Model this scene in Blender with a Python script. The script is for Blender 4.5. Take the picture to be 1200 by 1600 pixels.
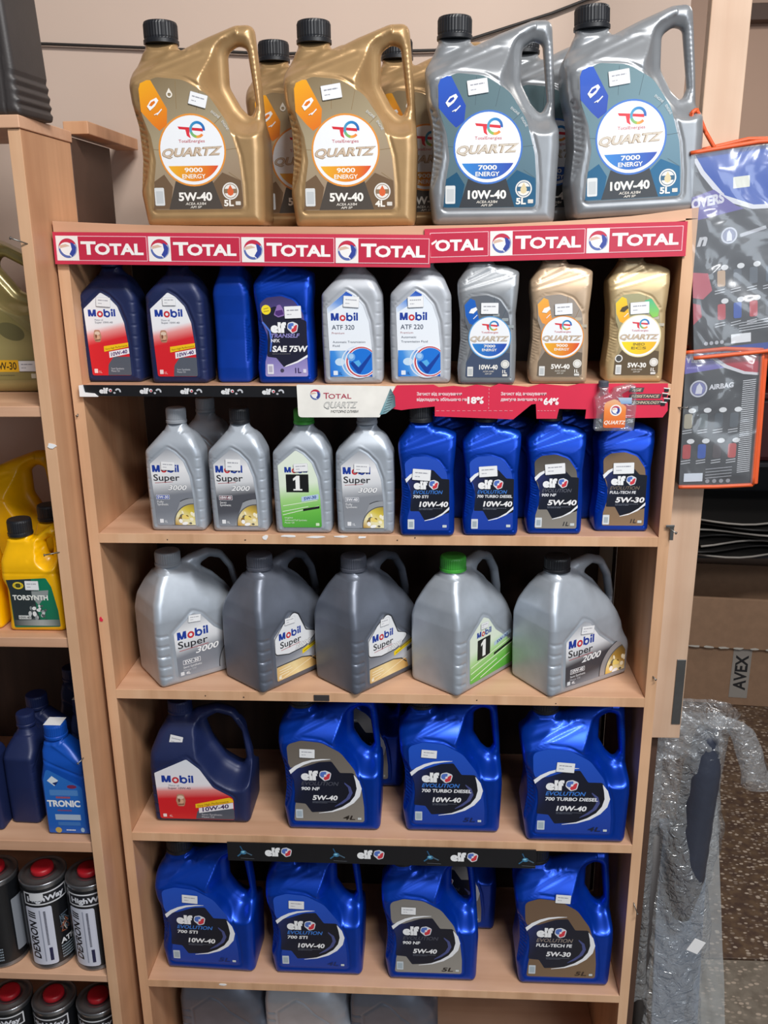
import bpy, bmesh, math, random
import numpy as np
from mathutils import Vector, Matrix
from mathutils.geometry import delaunay_2d_cdt
random.seed(7)
for o in list(bpy.data.objects): bpy.data.objects.remove(o)
S = bpy.context.scene
COL = S.collection
PI = math.pi
# ------------------------------------------------------------------ camera
cam = bpy.data.objects.new('camera', bpy.data.cameras.new('camera')); COL.objects.link(cam)
cam.data.sensor_fit = 'VERTICAL'; cam.data.sensor_height = 36.0; cam.data.lens = 36.0*1365.2/1600
cam.data.clip_start = 0.02
def _R(a, b, c): return Matrix.Rotation(b, 3, 'Z') @ Matrix.Rotation(a, 3, 'X') @ Matrix.Rotation(c, 3, 'Z')
cam.matrix_world = Matrix.Translation((0.0967, -1.4006, 0.0211)) @ _R(1.2767, 0.0561, -0.0109).to_4x4()
S.camera = cam
# ------------------------------------------------------------------ world and lamps
w = bpy.data.worlds.new('room_air'); S.world = w; w.use_nodes = True
w.node_tree.nodes['Background'].inputs[0].default_value = (0.86, 0.88, 0.95, 1)
w.node_tree.nodes['Background'].inputs[1].default_value = 0.13
def area(name, loc, target, sx, sy, power, col):
    l = bpy.data.lights.new(name, 'AREA'); l.shape = 'RECTANGLE'; l.size = sx; l.size_y = sy; l.energy = power; l.color = col
    o = bpy.data.objects.new(name, l); COL.objects.link(o); o.location = loc
    o.rotation_euler = (Vector(target)-Vector(loc)).to_track_quat('-Z', 'Y').to_euler(); return o
area('ceiling_tube_lamp', (0.75, -1.65, 1.75), (0.35, -0.7, -1.0), 1.15, 0.22, 92, (1.0, 0.97, 0.93))
area('far_tube_lamp', (1.9, -2.6, 1.3), (0.0, 0.0, -0.8), 1.3, 0.3, 38, (0.97, 0.98, 1.0))
area('shop_window_daylight', (1.6, -3.6, 0.2), (0, 0, -0.6), 1.5, 1.3, 22, (0.80, 0.90, 1.0))
area('alcove_fill', (1.25, 0.95, 1.0), (1.2, 1.4, -1.2), 0.5, 0.5, 11.0, (1.0, 0.94, 0.86))  # unseen fill light, added to brighten the alcove wall
S.view_settings.view_transform = 'Standard'; S.view_settings.look = 'None'
S.view_settings.exposure = -0.20; S.view_settings.gamma = 1.0
try: S.view_settings.use_curve_mapping = False
except Exception: pass

# ------------------------------------------------------------------ materials
def lin(c):
    if isinstance(c, str):
        c = c.lstrip('#'); c = c if len(c) == 6 else ''.join(k*2 for k in c); c = [int(c[i:i+2], 16)/255 for i in (0, 2, 4)]
        return tuple(x/12.92 if x <= .04045 else ((x+.055)/1.055)**2.4 for x in c)
    return tuple(c[:3])
def newmat(name):
    m = bpy.data.materials.new(name); m.use_nodes = True; nt = m.node_tree
    return m, nt, nt.nodes['Principled BSDF']
def plastic(name, col, metal=0.0, rough=0.4, bump=0.0, bscale=400, spec=0.5, coat=0.0, var=0.06):
    m, nt, b = newmat(name); c = lin(col)
    b.inputs['Metallic'].default_value = metal; b.inputs['Roughness'].default_value = rough
    b.inputs['Specular IOR Level'].default_value = spec; b.inputs['Coat Weight'].default_value = coat
    b.inputs['Coat Roughness'].default_value = 0.12
    tc = nt.nodes.new('ShaderNodeTexCoord'); n = nt.nodes.new('ShaderNodeTexNoise'); n.inputs['Scale'].default_value = 35
    nt.links.new(tc.outputs['Object'], n.inputs['Vector'])
    r = nt.nodes.new('ShaderNodeValToRGB'); r.color_ramp.elements[0].position = .3; r.color_ramp.elements[1].position = .7
    r.color_ramp.elements[0].color = (*[x*(1-var) for x in c], 1); r.color_ramp.elements[1].color = (*[min(1, x*(1+var)) for x in c], 1)
    nt.links.new(n.outputs['Fac'], r.inputs[0]); nt.links.new(r.outputs[0], b.inputs['Base Color'])
    if bump:
        n2 = nt.nodes.new('ShaderNodeTexNoise'); n2.inputs['Scale'].default_value = bscale
        nt.links.new(tc.outputs['Object'], n2.inputs['Vector'])
        bp = nt.nodes.new('ShaderNodeBump'); bp.inputs['Strength'].default_value = bump; bp.inputs['Distance'].default_value = .001
        nt.links.new(n2.outputs['Fac'], bp.inputs['Height']); nt.links.new(bp.outputs[0], b.inputs['Normal'])
    return m
def attr_mat(name, metal, rough, coat=0.0):
    m, nt, b = newmat(name); a = nt.nodes.new('ShaderNodeVertexColor'); a.layer_name = 'ink'
    nt.links.new(a.outputs[0], b.inputs['Base Color'])
    b.inputs['Metallic'].default_value = metal; b.inputs['Roughness'].default_value = rough; b.inputs['Coat Weight'].default_value = coat
    return m
def wood(name, c1, c2, c3, axis, rough=0.45):
    m, nt, b = newmat(name)
    tc = nt.nodes.new('ShaderNodeTexCoord'); mp = nt.nodes.new('ShaderNodeMapping')
    sc = [26, 26, 26]; sc[axis] = 1.3; mp.inputs['Scale'].default_value = sc
    nt.links.new(tc.outputs['Object'], mp.inputs['Vector'])
    n = nt.nodes.new('ShaderNodeTexNoise'); n.inputs['Scale'].default_value = 1.0; n.inputs['Detail'].default_value = 6; n.inputs['Distortion'].default_value = .4
    nt.links.new(mp.outputs[0], n.inputs['Vector'])
    r = nt.nodes.new('ShaderNodeValToRGB'); e = r.color_ramp.elements
    e[0].position = .28; e[0].color = (*lin(c1), 1); e[1].position = .72; e[1].color = (*lin(c3), 1)
    k = e.new(.5); k.color = (*lin(c2), 1)
    nt.links.new(n.outputs['Fac'], r.inputs[0])
    # worn, rubbed patches with a shape of their own
    n2 = nt.nodes.new('ShaderNodeTexNoise'); n2.inputs['Scale'].default_value = 7; n2.inputs['Detail'].default_value = 3
    nt.links.new(tc.outputs['Object'], n2.inputs['Vector'])
    mx = nt.nodes.new('ShaderNodeMixRGB'); mx.blend_type = 'MULTIPLY'
    r2 = nt.nodes.new('ShaderNodeValToRGB'); r2.color_ramp.elements[0].color = (.86, .84, .82, 1); r2.color_ramp.elements[1].color = (1, 1, 1, 1)
    r2.color_ramp.elements[0].position = .35; r2.color_ramp.elements[1].position = .6
    nt.links.new(n2.outputs['Fac'], r2.inputs[0]); mx.inputs[0].default_value = .8
    nt.links.new(r.outputs[0], mx.inputs[1]); nt.links.new(r2.outputs[0], mx.inputs[2])
    nt.links.new(mx.outputs[0], b.inputs['Base Color']); b.inputs['Roughness'].default_value = rough
    bp = nt.nodes.new('ShaderNodeBump'); bp.inputs['Strength'].default_value = .12; bp.inputs['Distance'].default_value = .002
    nt.links.new(n.outputs['Fac'], bp.inputs['Height']); nt.links.new(bp.outputs[0], b.inputs['Normal'])
    return m
def film(name, tint, op, rough=0.12, bump=0.5, scale=30, white=(.8, .85, .9), diff=0.35):
    m, nt, b = newmat(name); nt.nodes.remove(b); out = nt.nodes['Material Output']
    tr = nt.nodes.new('ShaderNodeBsdfTransparent'); tr.inputs[0].default_value = (*tint, 1)
    gl = nt.nodes.new('ShaderNodeBsdfGlossy'); gl.inputs['Roughness'].default_value = rough
    df = nt.nodes.new('ShaderNodeBsdfDiffuse'); df.inputs[0].default_value = (*white, 1)
    m1 = nt.nodes.new('ShaderNodeMixShader'); m1.inputs[0].default_value = diff
    nt.links.new(gl.outputs[0], m1.inputs[1]); nt.links.new(df.outputs[0], m1.inputs[2])
    m2 = nt.nodes.new('ShaderNodeMixShader'); m2.inputs[0].default_value = op
    nt.links.new(tr.outputs[0], m2.inputs[1]); nt.links.new(m1.outputs[0], m2.inputs[2]); nt.links.new(m2.outputs[0], out.inputs[0])
    tc = nt.nodes.new('ShaderNodeTexCoord'); n = nt.nodes.new('ShaderNodeTexNoise'); n.inputs['Scale'].default_value = scale
    n.inputs['Distortion'].default_value = 1.5; n.inputs['Detail'].default_value = 2
    nt.links.new(tc.outputs['Object'], n.inputs['Vector'])
    bp = nt.nodes.new('ShaderNodeBump'); bp.inputs['Strength'].default_value = bump; bp.inputs['Distance'].default_value = .01
    nt.links.new(n.outputs['Fac'], bp.inputs['Height']); nt.links.new(bp.outputs[0], gl.inputs['Normal']); nt.links.new(bp.outputs[0], df.inputs['Normal'])
    return m
M = dict(
 panel=wood('wood_upright', '#bd8a66', '#cb9a75', '#d8a881', 2),
 shelf=wood('wood_shelf', '#c99a7a', '#d6a98a', '#e0b596', 0),
 edge=wood('wood_edge_band', '#c99d79', '#dcb08b', '#e4bc98', 2),
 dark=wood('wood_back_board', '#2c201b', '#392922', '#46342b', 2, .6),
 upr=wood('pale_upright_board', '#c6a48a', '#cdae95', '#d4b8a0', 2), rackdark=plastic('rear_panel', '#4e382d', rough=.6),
 pale=plastic('lit_wall_pale', '#cfc3b2', rough=.7),  # pale colour imitates the bright wall behind the back boards
 gold=plastic('gold_plastic', '#b8966a', metal=.45, rough=.36, bump=.05, coat=.15),
 gold1=plastic('soft_gold_plastic', '#c0a68a', metal=.35, rough=.38, coat=.15),
 palegold=plastic('pale_gold_plastic', '#c2aa80', metal=.35, rough=.38, coat=.15),
 grey=plastic('grey_pearl_plastic', '#9a9ea3', metal=.45, rough=.36, coat=.15),
 silver=plastic('silver_plastic', '#b0b9c4', metal=.35, rough=.40, coat=.1),
 steel=plastic('steel_grey_plastic', '#6d7482', metal=.4, rough=.42, coat=.05),
 atf=plastic('atf_grey_plastic', '#b3b8c0', metal=.25, rough=.45),
 navy=plastic('navy_plastic', '#1b2752', metal=.1, rough=.45, bump=.08),
 blue=plastic('blue_pearl_plastic', '#0040b8', metal=.6, rough=.34, coat=.1),
 blue2=plastic('blue_plain_plastic', '#063fae', metal=.4, rough=.38, coat=.05),
 tronic=plastic('bright_blue_plastic', '#0f4fb4', metal=.1, rough=.35),
 black=plastic('black_cap_plastic', '#1d1f24', rough=.42),
 dgrey=plastic('charcoal_plastic', '#3a3636', rough=.5, bump=.15),
 greycap=plastic('grey_cap_plastic', '#8e949c', rough=.45),
 steelcap=plastic('slate_cap_plastic', '#4a4e5a', rough=.45),
 green=plastic('green_cap_plastic', '#3f9f3a', rough=.4),
 yellow=plastic('yellow_plastic', '#f5b800', rough=.35, coat=.2),
 olive=plastic('olive_gold_plastic', '#a89a66', metal=.35, rough=.3, coat=.3),
 redcap=plastic('red_cap_plastic', '#b01824', rough=.4),
 tin=plastic('tinplate', '#9a9da2', metal=.9, rough=.28),
 tinblack=plastic('black_tin_print', '#14161a', rough=.3, coat=.3),
 white=plastic('white_card', '#eeece6', rough=.6),
 paper=plastic('sticker_paper', '#f2f3f5', rough=.6, var=.01),
 redcard=plastic('red_card', '#d8284a', rough=.5, var=.02),
 redcard2=plastic('red_strip_card', '#c8304c', rough=.5, var=.03),
 blackcard=plastic('black_strip_card', '#17181c', rough=.4),
 steelnail=plastic('nail_steel', '#8a8a88', metal=.9, rough=.35),
 rubber=plastic('cable_rubber', '#2a2624', rough=.6),
 ink=attr_mat('label_print', 0.0, .38, .15),
 foil=attr_mat('label_foil', .45, .28),
 orange=plastic('orange_piping', '#d9592a', rough=.5),
 maroon=plastic('maroon_tub', '#3a0e12', rough=.5),
 rub=plastic('mat_rubber', '#1c1b1b', rough=.5, bump=.3, bscale=80),
 rubedge=plastic('mat_edge', '#8e8a85', rough=.6),
 carton=plastic('corrugated_cardboard', '#8c6f58', rough=.85, bump=.2, bscale=90),
 tape=plastic('packing_tape', '#b8b4ac', rough=.35, coat=.3),
 slate=plastic('slate_board', '#8490a0', rough=.45, coat=.3, bump=.3, bscale=40),
 cloth=plastic('dark_wrapped_cloth', '#343947', rough=.4, bump=1.0, bscale=60),
 pearlglass=film('clear_toy_plastic', (.92, .94, .96), .30, .08, .2, 50),
 vinyl=film('clear_vinyl', (.96, .97, .99), .19, .16, .6, 11, diff=.5),
 bag=film('crinkled_poly_bag', (.95, .97, .99), .30, .14, 1.0, 45, white=(.9, .94, .98), diff=.40),
 sheet=film('milky_sheet', (.9, .93, .94), .45, .35, .5, 8, white=(.62, .67, .70), diff=.8),
)
# walls: painted plaster
def plaster(name, col):
    m, nt, b = newmat(name); c = lin(col)
    tc = nt.nodes.new('ShaderNodeTexCoord'); n = nt.nodes.new('ShaderNodeTexNoise'); n.inputs['Scale'].default_value = 3.5; n.inputs['Detail'].default_value = 5
    nt.links.new(tc.outputs['Object'], n.inputs['Vector'])
    r = nt.nodes.new('ShaderNodeValToRGB'); r.color_ramp.elements[0].color = (*[x*.93 for x in c], 1); r.color_ramp.elements[1].color = (*[x*1.04 for x in c], 1)
    nt.links.new(n.outputs['Fac'], r.inputs[0]); nt.links.new(r.outputs[0], b.inputs['Base Color']); b.inputs['Roughness'].default_value = .75
    n2 = nt.nodes.new('ShaderNodeTexNoise'); n2.inputs['Scale'].default_value = 60
    nt.links.new(tc.outputs['Object'], n2.inputs['Vector'])
    bp = nt.nodes.new('ShaderNodeBump'); bp.inputs['Strength'].default_value = .1; nt.links.new(n2.outputs['Fac'], bp.inputs['Height']); nt.links.new(bp.outputs[0], b.inputs['Normal'])
    return m
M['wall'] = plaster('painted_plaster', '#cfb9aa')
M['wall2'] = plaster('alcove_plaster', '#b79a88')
def terrazzo(name, base, base2):
    m, nt, b = newmat(name)
    tc = nt.nodes.new('ShaderNodeTexCoord')
    mp = nt.nodes.new('ShaderNodeMapping'); mp.inputs['Scale'].default_value = (.6, 1.0, 1); nt.links.new(tc.outputs['Object'], mp.inputs[0])
    v = nt.nodes.new('ShaderNodeTexVoronoi'); v.inputs['Scale'].default_value = 120; nt.links.new(mp.outputs[0], v.inputs['Vector'])
    n = nt.nodes.new('ShaderNodeTexNoise'); n.inputs['Scale'].default_value = 40; n.inputs['Detail'].default_value = 3; nt.links.new(tc.outputs['Object'], n.inputs['Vector'])
    r0 = nt.nodes.new('ShaderNodeValToRGB'); r0.color_ramp.elements[0].color = (*lin(base), 1); r0.color_ramp.elements[1].color = (*lin(base2), 1)
    r0.color_ramp.elements[0].position = .35; r0.color_ramp.elements[1].position = .65
    nt.links.new(n.outputs['Fac'], r0.inputs[0])
    bw = nt.nodes.new('ShaderNodeSeparateColor'); nt.links.new(v.outputs['Color'], bw.inputs[0])
    r = nt.nodes.new('ShaderNodeValToRGB'); r.color_ramp.interpolation = 'CONSTANT'; e = r.color_ramp.elements
    e[0].position = 0; e[0].color = (0, 0, 0, 1); e[1].position = .58; e[1].color = (.4, .4, .4, 1); k = e.new(.80); k.color = (1, 1, 1, 1)
    nt.links.new(bw.outputs[0], r.inputs[0])
    r3 = nt.nodes.new('ShaderNodeValToRGB'); r3.color_ramp.elements[0].position = .38; r3.color_ramp.elements[0].color = (1, 1, 1, 1); r3.color_ramp.elements[1].position = .5; r3.color_ramp.elements[1].color = (0, 0, 0, 1)
    nt.links.new(v.outputs['Distance'], r3.inputs[0])
    mu = nt.nodes.new('ShaderNodeMath'); mu.operation = 'MULTIPLY'; nt.links.new(r.outputs[0], mu.inputs[0]); nt.links.new(r3.outputs[0], mu.inputs[1])
    mx = nt.nodes.new('ShaderNodeMixRGB'); nt.links.new(mu.outputs[0], mx.inputs[0]); nt.links.new(r0.outputs[0], mx.inputs[1]); mx.inputs[2].default_value = (*lin('#a89a8c'), 1)
    nt.links.new(mx.outputs[0], b.inputs['Base Color']); b.inputs['Roughness'].default_value = .35
    return m
M['terr'] = terrazzo('brown_terrazzo', '#4a3a33', '#63503f')
M['terr2'] = terrazzo('grey_terrazzo', '#6a6258', '#7d756a')

# ------------------------------------------------------------------ object helpers
def thing(name, label, cat, loc=(0, 0, 0), rot=(0, 0, 0), group=None, scale=None):
    o = bpy.data.objects.new(name, None); COL.objects.link(o); o.empty_display_size = .03
    o.location = loc; o.rotation_euler = rot; o['label'] = label; o['category'] = cat
    if group: o['group'] = group
    if scale: o.scale = scale
    return o
def link(name, me, parent=None, loc=None, rot=None, label=None):
    o = bpy.data.objects.new(name, me); COL.objects.link(o)
    if parent: o.parent = parent
    if loc: o.location = loc
    if rot: o.rotation_euler = rot
    if label: o['label'] = label
    return o
def tag(o, label, cat, group=None):
    o['label'] = label; o['category'] = cat
    if group: o['group'] = group
    return o
def mesh_of(name, bm, mat, smooth=False, bevel=0):
    me = bpy.data.meshes.new(name); bmesh.ops.recalc_face_normals(bm, faces=bm.faces); bm.to_mesh(me); bm.free()
    me.materials.append(mat)
    if smooth: me.polygons.foreach_set('use_smooth', [True]*len(me.polygons))
    return me
def box_bm(bm, x0, x1, y0, y1, z0, z1, bev=0.0):
    r = bmesh.ops.create_cube(bm, size=1); vs = r['verts']
    for v in vs: v.co = Vector((x0+(v.co.x+.5)*(x1-x0), y0+(v.co.y+.5)*(y1-y0), z0+(v.co.z+.5)*(z1-z0)))
    if bev:
        es = list({e for v in vs for e in v.link_edges})
        bmesh.ops.bevel(bm, geom=es, offset=bev, segments=2, profile=.5, affect='EDGES')
def box(name, mat, x0, x1, y0, y1, z0, z1, parent=None, bev=0.0012, f=None):
    bm = bmesh.new(); box_bm(bm, x0, x1, y0, y1, z0, z1, bev)
    if f:
        for v in bm.verts: v.co = Vector(f(*v.co))
    return link(name, mesh_of(name, bm, mat), parent)
def lathe_bm(bm, prof, n=40, c=(0, 0), knurl=None):
    rings = []
    for r, z in prof:
        ring = []
        for i in range(n):
            a = 2*PI*i/n; rr = r
            if knurl and knurl[0] <= z <= knurl[1] and i % 2: rr = r-knurl[2]
            ring.append(bm.verts.new((c[0]+rr*math.cos(a), c[1]+rr*math.sin(a), z)))
        rings.append(ring)
    for a, b in zip(rings, rings[1:]):
        for i in range(n): bm.faces.new((a[i], a[(i+1) % n], b[(i+1) % n], b[i]))
    bm.faces.new(rings[0][::-1]); bm.faces.new(rings[-1])
def tube_bm(bm, pts, r, n=8):
    pts = [Vector(p) for p in pts]; rings = []
    up = Vector((0, 0, 1))
    for i, p in enumerate(pts):
        t = (pts[min(i+1, len(pts)-1)]-pts[max(i-1, 0)]).normalized()
        u = t.cross(up if abs(t.z) < .9 else Vector((0, 1, 0))).normalized(); v = t.cross(u)
        rr = r[i] if isinstance(r, (list, tuple)) else r
        rings.append([bm.verts.new(p+u*rr*math.cos(2*PI*k/n)+v*rr*math.sin(2*PI*k/n)) for k in range(n)])
    for a, b in zip(rings, rings[1:]):
        for i in range(n): bm.faces.new((a[i], a[(i+1) % n], b[(i+1) % n], b[i]))
    bm.faces.new(rings[0][::-1]); bm.faces.new(rings[-1])
def tube(name, mat, pts, r, parent=None, n=8):
    bm = bmesh.new(); tube_bm(bm, pts, r, n); return link(name, mesh_of(name, bm, mat, True), parent)
def sm(t): t = np.clip(t, 0, 1); return t*t*(3-2*t)
# ------------------------------------------------------------------ rounded outlines
def rounded(pts, seg=6, step=2.6):
    n = len(pts); out = []
    for i in range(n):
        x, z = pts[i][:2]; r = pts[i][2] if len(pts[i]) > 2 else 0
        p = Vector((x, z)); a = Vector(pts[i-1][:2])-p; b = Vector(pts[(i+1) % n][:2])-p
        la, lb = a.length, b.length
        if r <= 0 or la < 1e-6 or lb < 1e-6: out.append(p); continue
        a.normalize(); b.normalize()
        cosang = max(-1, min(1, a.dot(b))); ang = math.acos(cosang)
        if ang > PI-1e-3: out.append(p); continue
        d = min(r/math.tan(ang/2), la*.49, lb*.49); s, e = p+a*d, p+b*d
        for k in range(seg+1):
            t = k/seg; out.append(s*(1-t)**2+p*2*t*(1-t)+e*t*t)
    if step:
        res = []
        for i in range(len(out)):
            p, q = out[i], out[(i+1) % len(out)]; L = (q-p).length
            if L < 1e-5: continue
            k = max(1, int(round(L/step)))
            for j in range(k): res.append(p.lerp(q, j/k))
        out = res
    return np.array([[v[0], v[1]] for v in out])
def dist_poly(P, poly):
    A = poly; B = np.roll(poly, -1, 0); d = np.full(len(P), 1e9); ins = np.zeros(len(P), bool)
    for a, b in zip(A, B):
        ab = b-a; L = (ab**2).sum()
        if L < 1e-12: continue
        t = np.clip(((P-a)@ab)/L, 0, 1); q = P-a-t[:, None]*ab; d = np.minimum(d, np.sqrt((q**2).sum(1)))
        c = (a[1] > P[:, 1]) != (b[1] > P[:, 1])
        if a[1] != b[1]:
            xi = (b[0]-a[0])*(P[:, 1]-a[1])/(b[1]-a[1])+a[0]; ins ^= c & (P[:, 0] < xi)
    return d, ins
def sdf(P, outer, holes):
    d, ins = dist_poly(P, outer)
    for h in holes:
        dh, ih = dist_poly(P, h); d = np.minimum(d, dh); ins &= ~ih
    return np.where(ins, d, -d)
# ------------------------------------------------------------------ moulded hollow ware: a bottle body from its outline and a depth field
def body_mesh(name, mat, outer, holes, Hf, rf, Df=None, step=3.0):
    offs = [0, .6, 1.7, 3.4, 5.6, 8.6, 12.5]
    pts = []; edges = []
    for poly in [outer]+holes:
        n = len(poly); i0 = len(pts); pts += [tuple(p) for p in poly]; edges += [(i0+i, i0+(i+1) % n) for i in range(n)]
    base = list(pts)
    for poly in [outer]+holes:
        t = np.roll(poly, -1, 0)-np.roll(poly, 1, 0); t /= np.linalg.norm(t, axis=1)[:, None]+1e-9
        nr = np.stack([-t[:, 1], t[:, 0]], 1)
        tst = sdf(poly+nr*.5, outer, holes)
        if np.mean(tst > 0) < .5: nr = -nr
        for o in offs[1:]:
            q = poly+nr*o; s = sdf(q, outer, holes); k = s > o*.96
            pts += [tuple(p) for p in q[k]]
    lo = outer.min(0); hi = outer.max(0)
    gx, gz = np.meshgrid(np.arange(lo[0]+step/2, hi[0], step), np.arange(lo[1]+step/2, hi[1], step))
    g = np.stack([gx.ravel(), gz.ravel()], 1); s = sdf(g, outer, holes)
    pts += [tuple(p) for p in g[s > offs[-1]+step*.5]]
    vs, es, fs, *_ = delaunay_2d_cdt([Vector(p) for p in pts], edges, [], 0, 1e-4)
    V = np.array([[v[0], v[1]] for v in vs]); F = np.array(fs)
    cen = V[F].mean(1); F = F[sdf(cen, outer, holes) > 0]
    ar = (V[F[:, 1], 0]-V[F[:, 0], 0])*(V[F[:, 2], 1]-V[F[:, 0], 1])-(V[F[:, 1], 1]-V[F[:, 0], 1])*(V[F[:, 2], 0]-V[F[:, 0], 0])
    F = F[np.abs(ar) > 1e-4]; ar = ar[np.abs(ar) > 1e-4] if len(ar) != len(F) else ar
    S_ = np.maximum(sdf(V, outer, holes), 0)
    bd, _i = dist_poly(V, outer)
    H = Hf(V[:, 0], V[:, 1]); r = np.minimum(rf(V[:, 0], V[:, 1]), H-.3)
    q = r-np.minimum(S_, r); y = H-r+np.sqrt(np.maximum(r*r-q*q, 0))
    yb = y.copy()
    if Df is not None:
        D = Df(V[:, 0], V[:, 1], S_); fade = sm(S_/3.0); y = y-D*fade
    n = len(V)
    # orient all faces the same way (normal to -y at the front)
    ar = (V[F[:, 1], 0]-V[F[:, 0], 0])*(V[F[:, 2], 1]-V[F[:, 0], 1])-(V[F[:, 1], 1]-V[F[:, 0], 1])*(V[F[:, 2], 0]-V[F[:, 0], 0])
    F[ar < 0] = F[ar < 0][:, ::-1]
    X = np.concatenate([np.stack([V[:, 0], -y, V[:, 1]], 1), np.stack([V[:, 0], yb, V[:, 1]], 1)])*.001
    ec = {}
    for f in F:
        for a, b in ((f[0], f[1]), (f[1], f[2]), (f[2], f[0])): ec[(a, b)] = 1
    side = [(b, a, a+n, b+n) for (a, b) in ec if (b, a) not in ec]
    faces = [tuple(f) for f in F.tolist()]+[(f[2]+n, f[1]+n, f[0]+n) for f in F.tolist()]+[tuple(int(k) for k in q) for q in side]
    used = np.zeros(2*n, bool)
    for f in faces:
        for k in f: used[k] = True
    me = bpy.data.meshes.new(name); me.from_pydata(X.tolist(), [], faces)
    bm = bmesh.new(); bm.from_mesh(me); bmesh.ops.delete(bm, geom=[v for v in bm.verts if not v.link_faces], context='VERTS'); bm.to_mesh(me); bm.free()
    me.polygons.foreach_set('use_smooth', [True]*len(me.polygons)); me.materials.append(mat); return me
def remat(me, mat, name):
    m = me.copy(); m.name = name; m.materials.clear(); m.materials.append(mat); return m
def gauss(d, w): return np.exp(-(d/w)**2)
def seg_d(X, Z, a, b):
    ax, az = a; bx, bz = b; L = (bx-ax)**2+(bz-az)**2; t = np.clip(((X-ax)*(bx-ax)+(Z-az)*(bz-az))/L, 0, 1)
    return np.hypot(X-ax-t*(bx-ax), Z-az-t*(bz-az))
def cap_mesh(name, mat, r, z0, z1, cx, cy=0):
    bm = bmesh.new(); h = z1-z0
    lathe_bm(bm, [(r*1.02, z0), (r*1.02, z0+h*.16), (r*.96, z0+h*.2), (r*.97, z0+h*.24), (r*.985, z0+h*.3), (r*.985, z1-h*.15), (r*.93, z1-h*.03), (r*.86, z1), (r*.5, z1)], 72, (cx, cy), (z0+h*.22, z1-h*.1, r*.022))
    me = mesh_of(name, bm, mat); return me
# ---- mould A: 4-5 litre jug, cap at the left, handle at the right
OUT_A = rounded([(-88, 0, 10), (97, 0, 12), (100, 110, 80), (95, 200, 80), (87, 291, 16), (58, 290, 25), (10, 273, 60), (-28, 257, 8), (-33, 262, 2), (-33, 268, 1), (-82, 268, 1), (-82, 261, 3), (-90, 244, 15), (-103, 222, 25), (-99, 180, 40), (-91, 145, 60), (-89, 100, 60), (-95, 50, 40)])
HOLE_A = rounded([(44, 252, 14), (60, 262, 12), (74, 258, 10), (80, 210, 50), (84, 178, 8), (76, 160, 10), (60, 176, 20), (44, 205, 22)])
LAB_A = rounded([(-83, 202, 14), (-55, 212, 20), (-15, 208, 40), (22, 186, 40), (48, 148, 40), (62, 100, 40), (66, 60, 40), (66, 25, 6), (-74, 25, 6), (-71, 60, 20), (-65, 95, 30), (-70, 130, 30), (-81, 160, 25)], step=4)
def H_A(X, Z):
    dh, ih = dist_poly(np.stack([X, Z], 1), HOLE_A)
    Hh = 15+40*sm((dh-9)/30.)
    top = 55-31*sm((Z-203)/56.)
    # the grip side of the handle stays slim
    gr = np.where(X > 62, 17+38*sm((158-Z)/28.), 99)
    crest = 55-33*sm((Z-(232+.35*X))/40.)
    return np.minimum(np.minimum(Hh, top), np.minimum(gr, crest))
def D_A(X, Z, s):
    P = np.stack([X, Z], 1); dl, il = dist_poly(P, LAB_A); sd = np.where(il, -dl, dl)
    D = 1.6*gauss(sd-4.5, 1.8)+0*X
    e = ((X+106)/30.)**2+((Z-112)/62.)**2
    rec = sm((1.12-e)/.22); D = D+rec*(5+1.4*np.sin((Z+X*.45)*2*PI/8.0))
    for a, b in (((-98, 212), (-14, 247)), ((-99, 226), (-24, 256)), ((-88, 204), (10, 244))): D = D-.9*gauss(seg_d(X, Z, a, b), 2.8)+.8*gauss(seg_d(X+2, Z-6, a, b), 3.0)
    g = (X > 76)*(Z > 165)*(Z < 262); D = D+.8*g*np.sin(Z*2*PI/7)*gauss(X-84, 4)
    return D
BODY_A = body_mesh('jug_body', M['gold'], OUT_A, [HOLE_A], H_A, lambda X, Z: np.where(Z > 255, 24, 17.)+0*X, D_A, 2.3)
CAP_A = cap_mesh('jug_cap', M['black'], .0262, .266, .297, -.0575)
# ---- mould B: one litre flat bottle, cap left of the middle
OUT_B = rounded([(-44, 0, 8), (46, 0, 9), (46, 60, 40), (43.5, 110, 40), (47, 150, 30), (48, 173, 7), (30, 181, 20), (10, 184, 6), (8, 188, 2), (8, 194, 1), (-29, 194, 1), (-29, 188, 2), (-33, 180, 8), (-48, 158, 14), (-47, 140, 20), (-43, 110, 30), (-42, 70, 30), (-46, 25, 20)], step=1.6)
LAB_B = rounded([(-37, 128, 10), (-25, 137, 14), (-2, 139, 20), (18, 132, 16), (32, 112, 18), (36, 85, 20), (36, 55, 15), (37, 12, 4), (-33, 12, 4), (-32, 35, 6), (-26, 58, 10), (-27, 78, 12), (-35, 100, 12)], step=3)
def H_B(X, Z):
    t = 29-11*sm((Z-138)/48.); return np.minimum(t, 29-3*sm((X-20)/26.)*sm((Z-120)/40))
def D_B(X, Z, s):
    P = np.stack([X, Z], 1); dl, il = dist_poly(P, LAB_B); sd = np.where(il, -dl, dl)
    D = .9*gauss(sd-2.6, 1.1)
    e = ((X+50)/19.)**2+((Z-70)/38.)**2
    D = D+sm((1.15-e)/.25)*(2.4+.8*np.sin((Z+X*.4)*2*PI/4.6))
    for a, b in (((-45, 150), (20, 178)), ((-44, 143), (44, 168)), ((-42, 158), (4, 181))): D = D-.55*gauss(seg_d(X, Z, a, b), 1.7)+.5*gauss(seg_d(X+1, Z-3.6, a, b), 1.8)
    return D
BODY_B = body_mesh('bottle_body', M['blue'], OUT_B, [], H_B, lambda X, Z: np.where(Z > 186, 18, 10.)+0*X, D_B, 1.9)
CAP_B = cap_mesh('bottle_cap', M['black'], .0195, .192, .222, -.0105)
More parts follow.
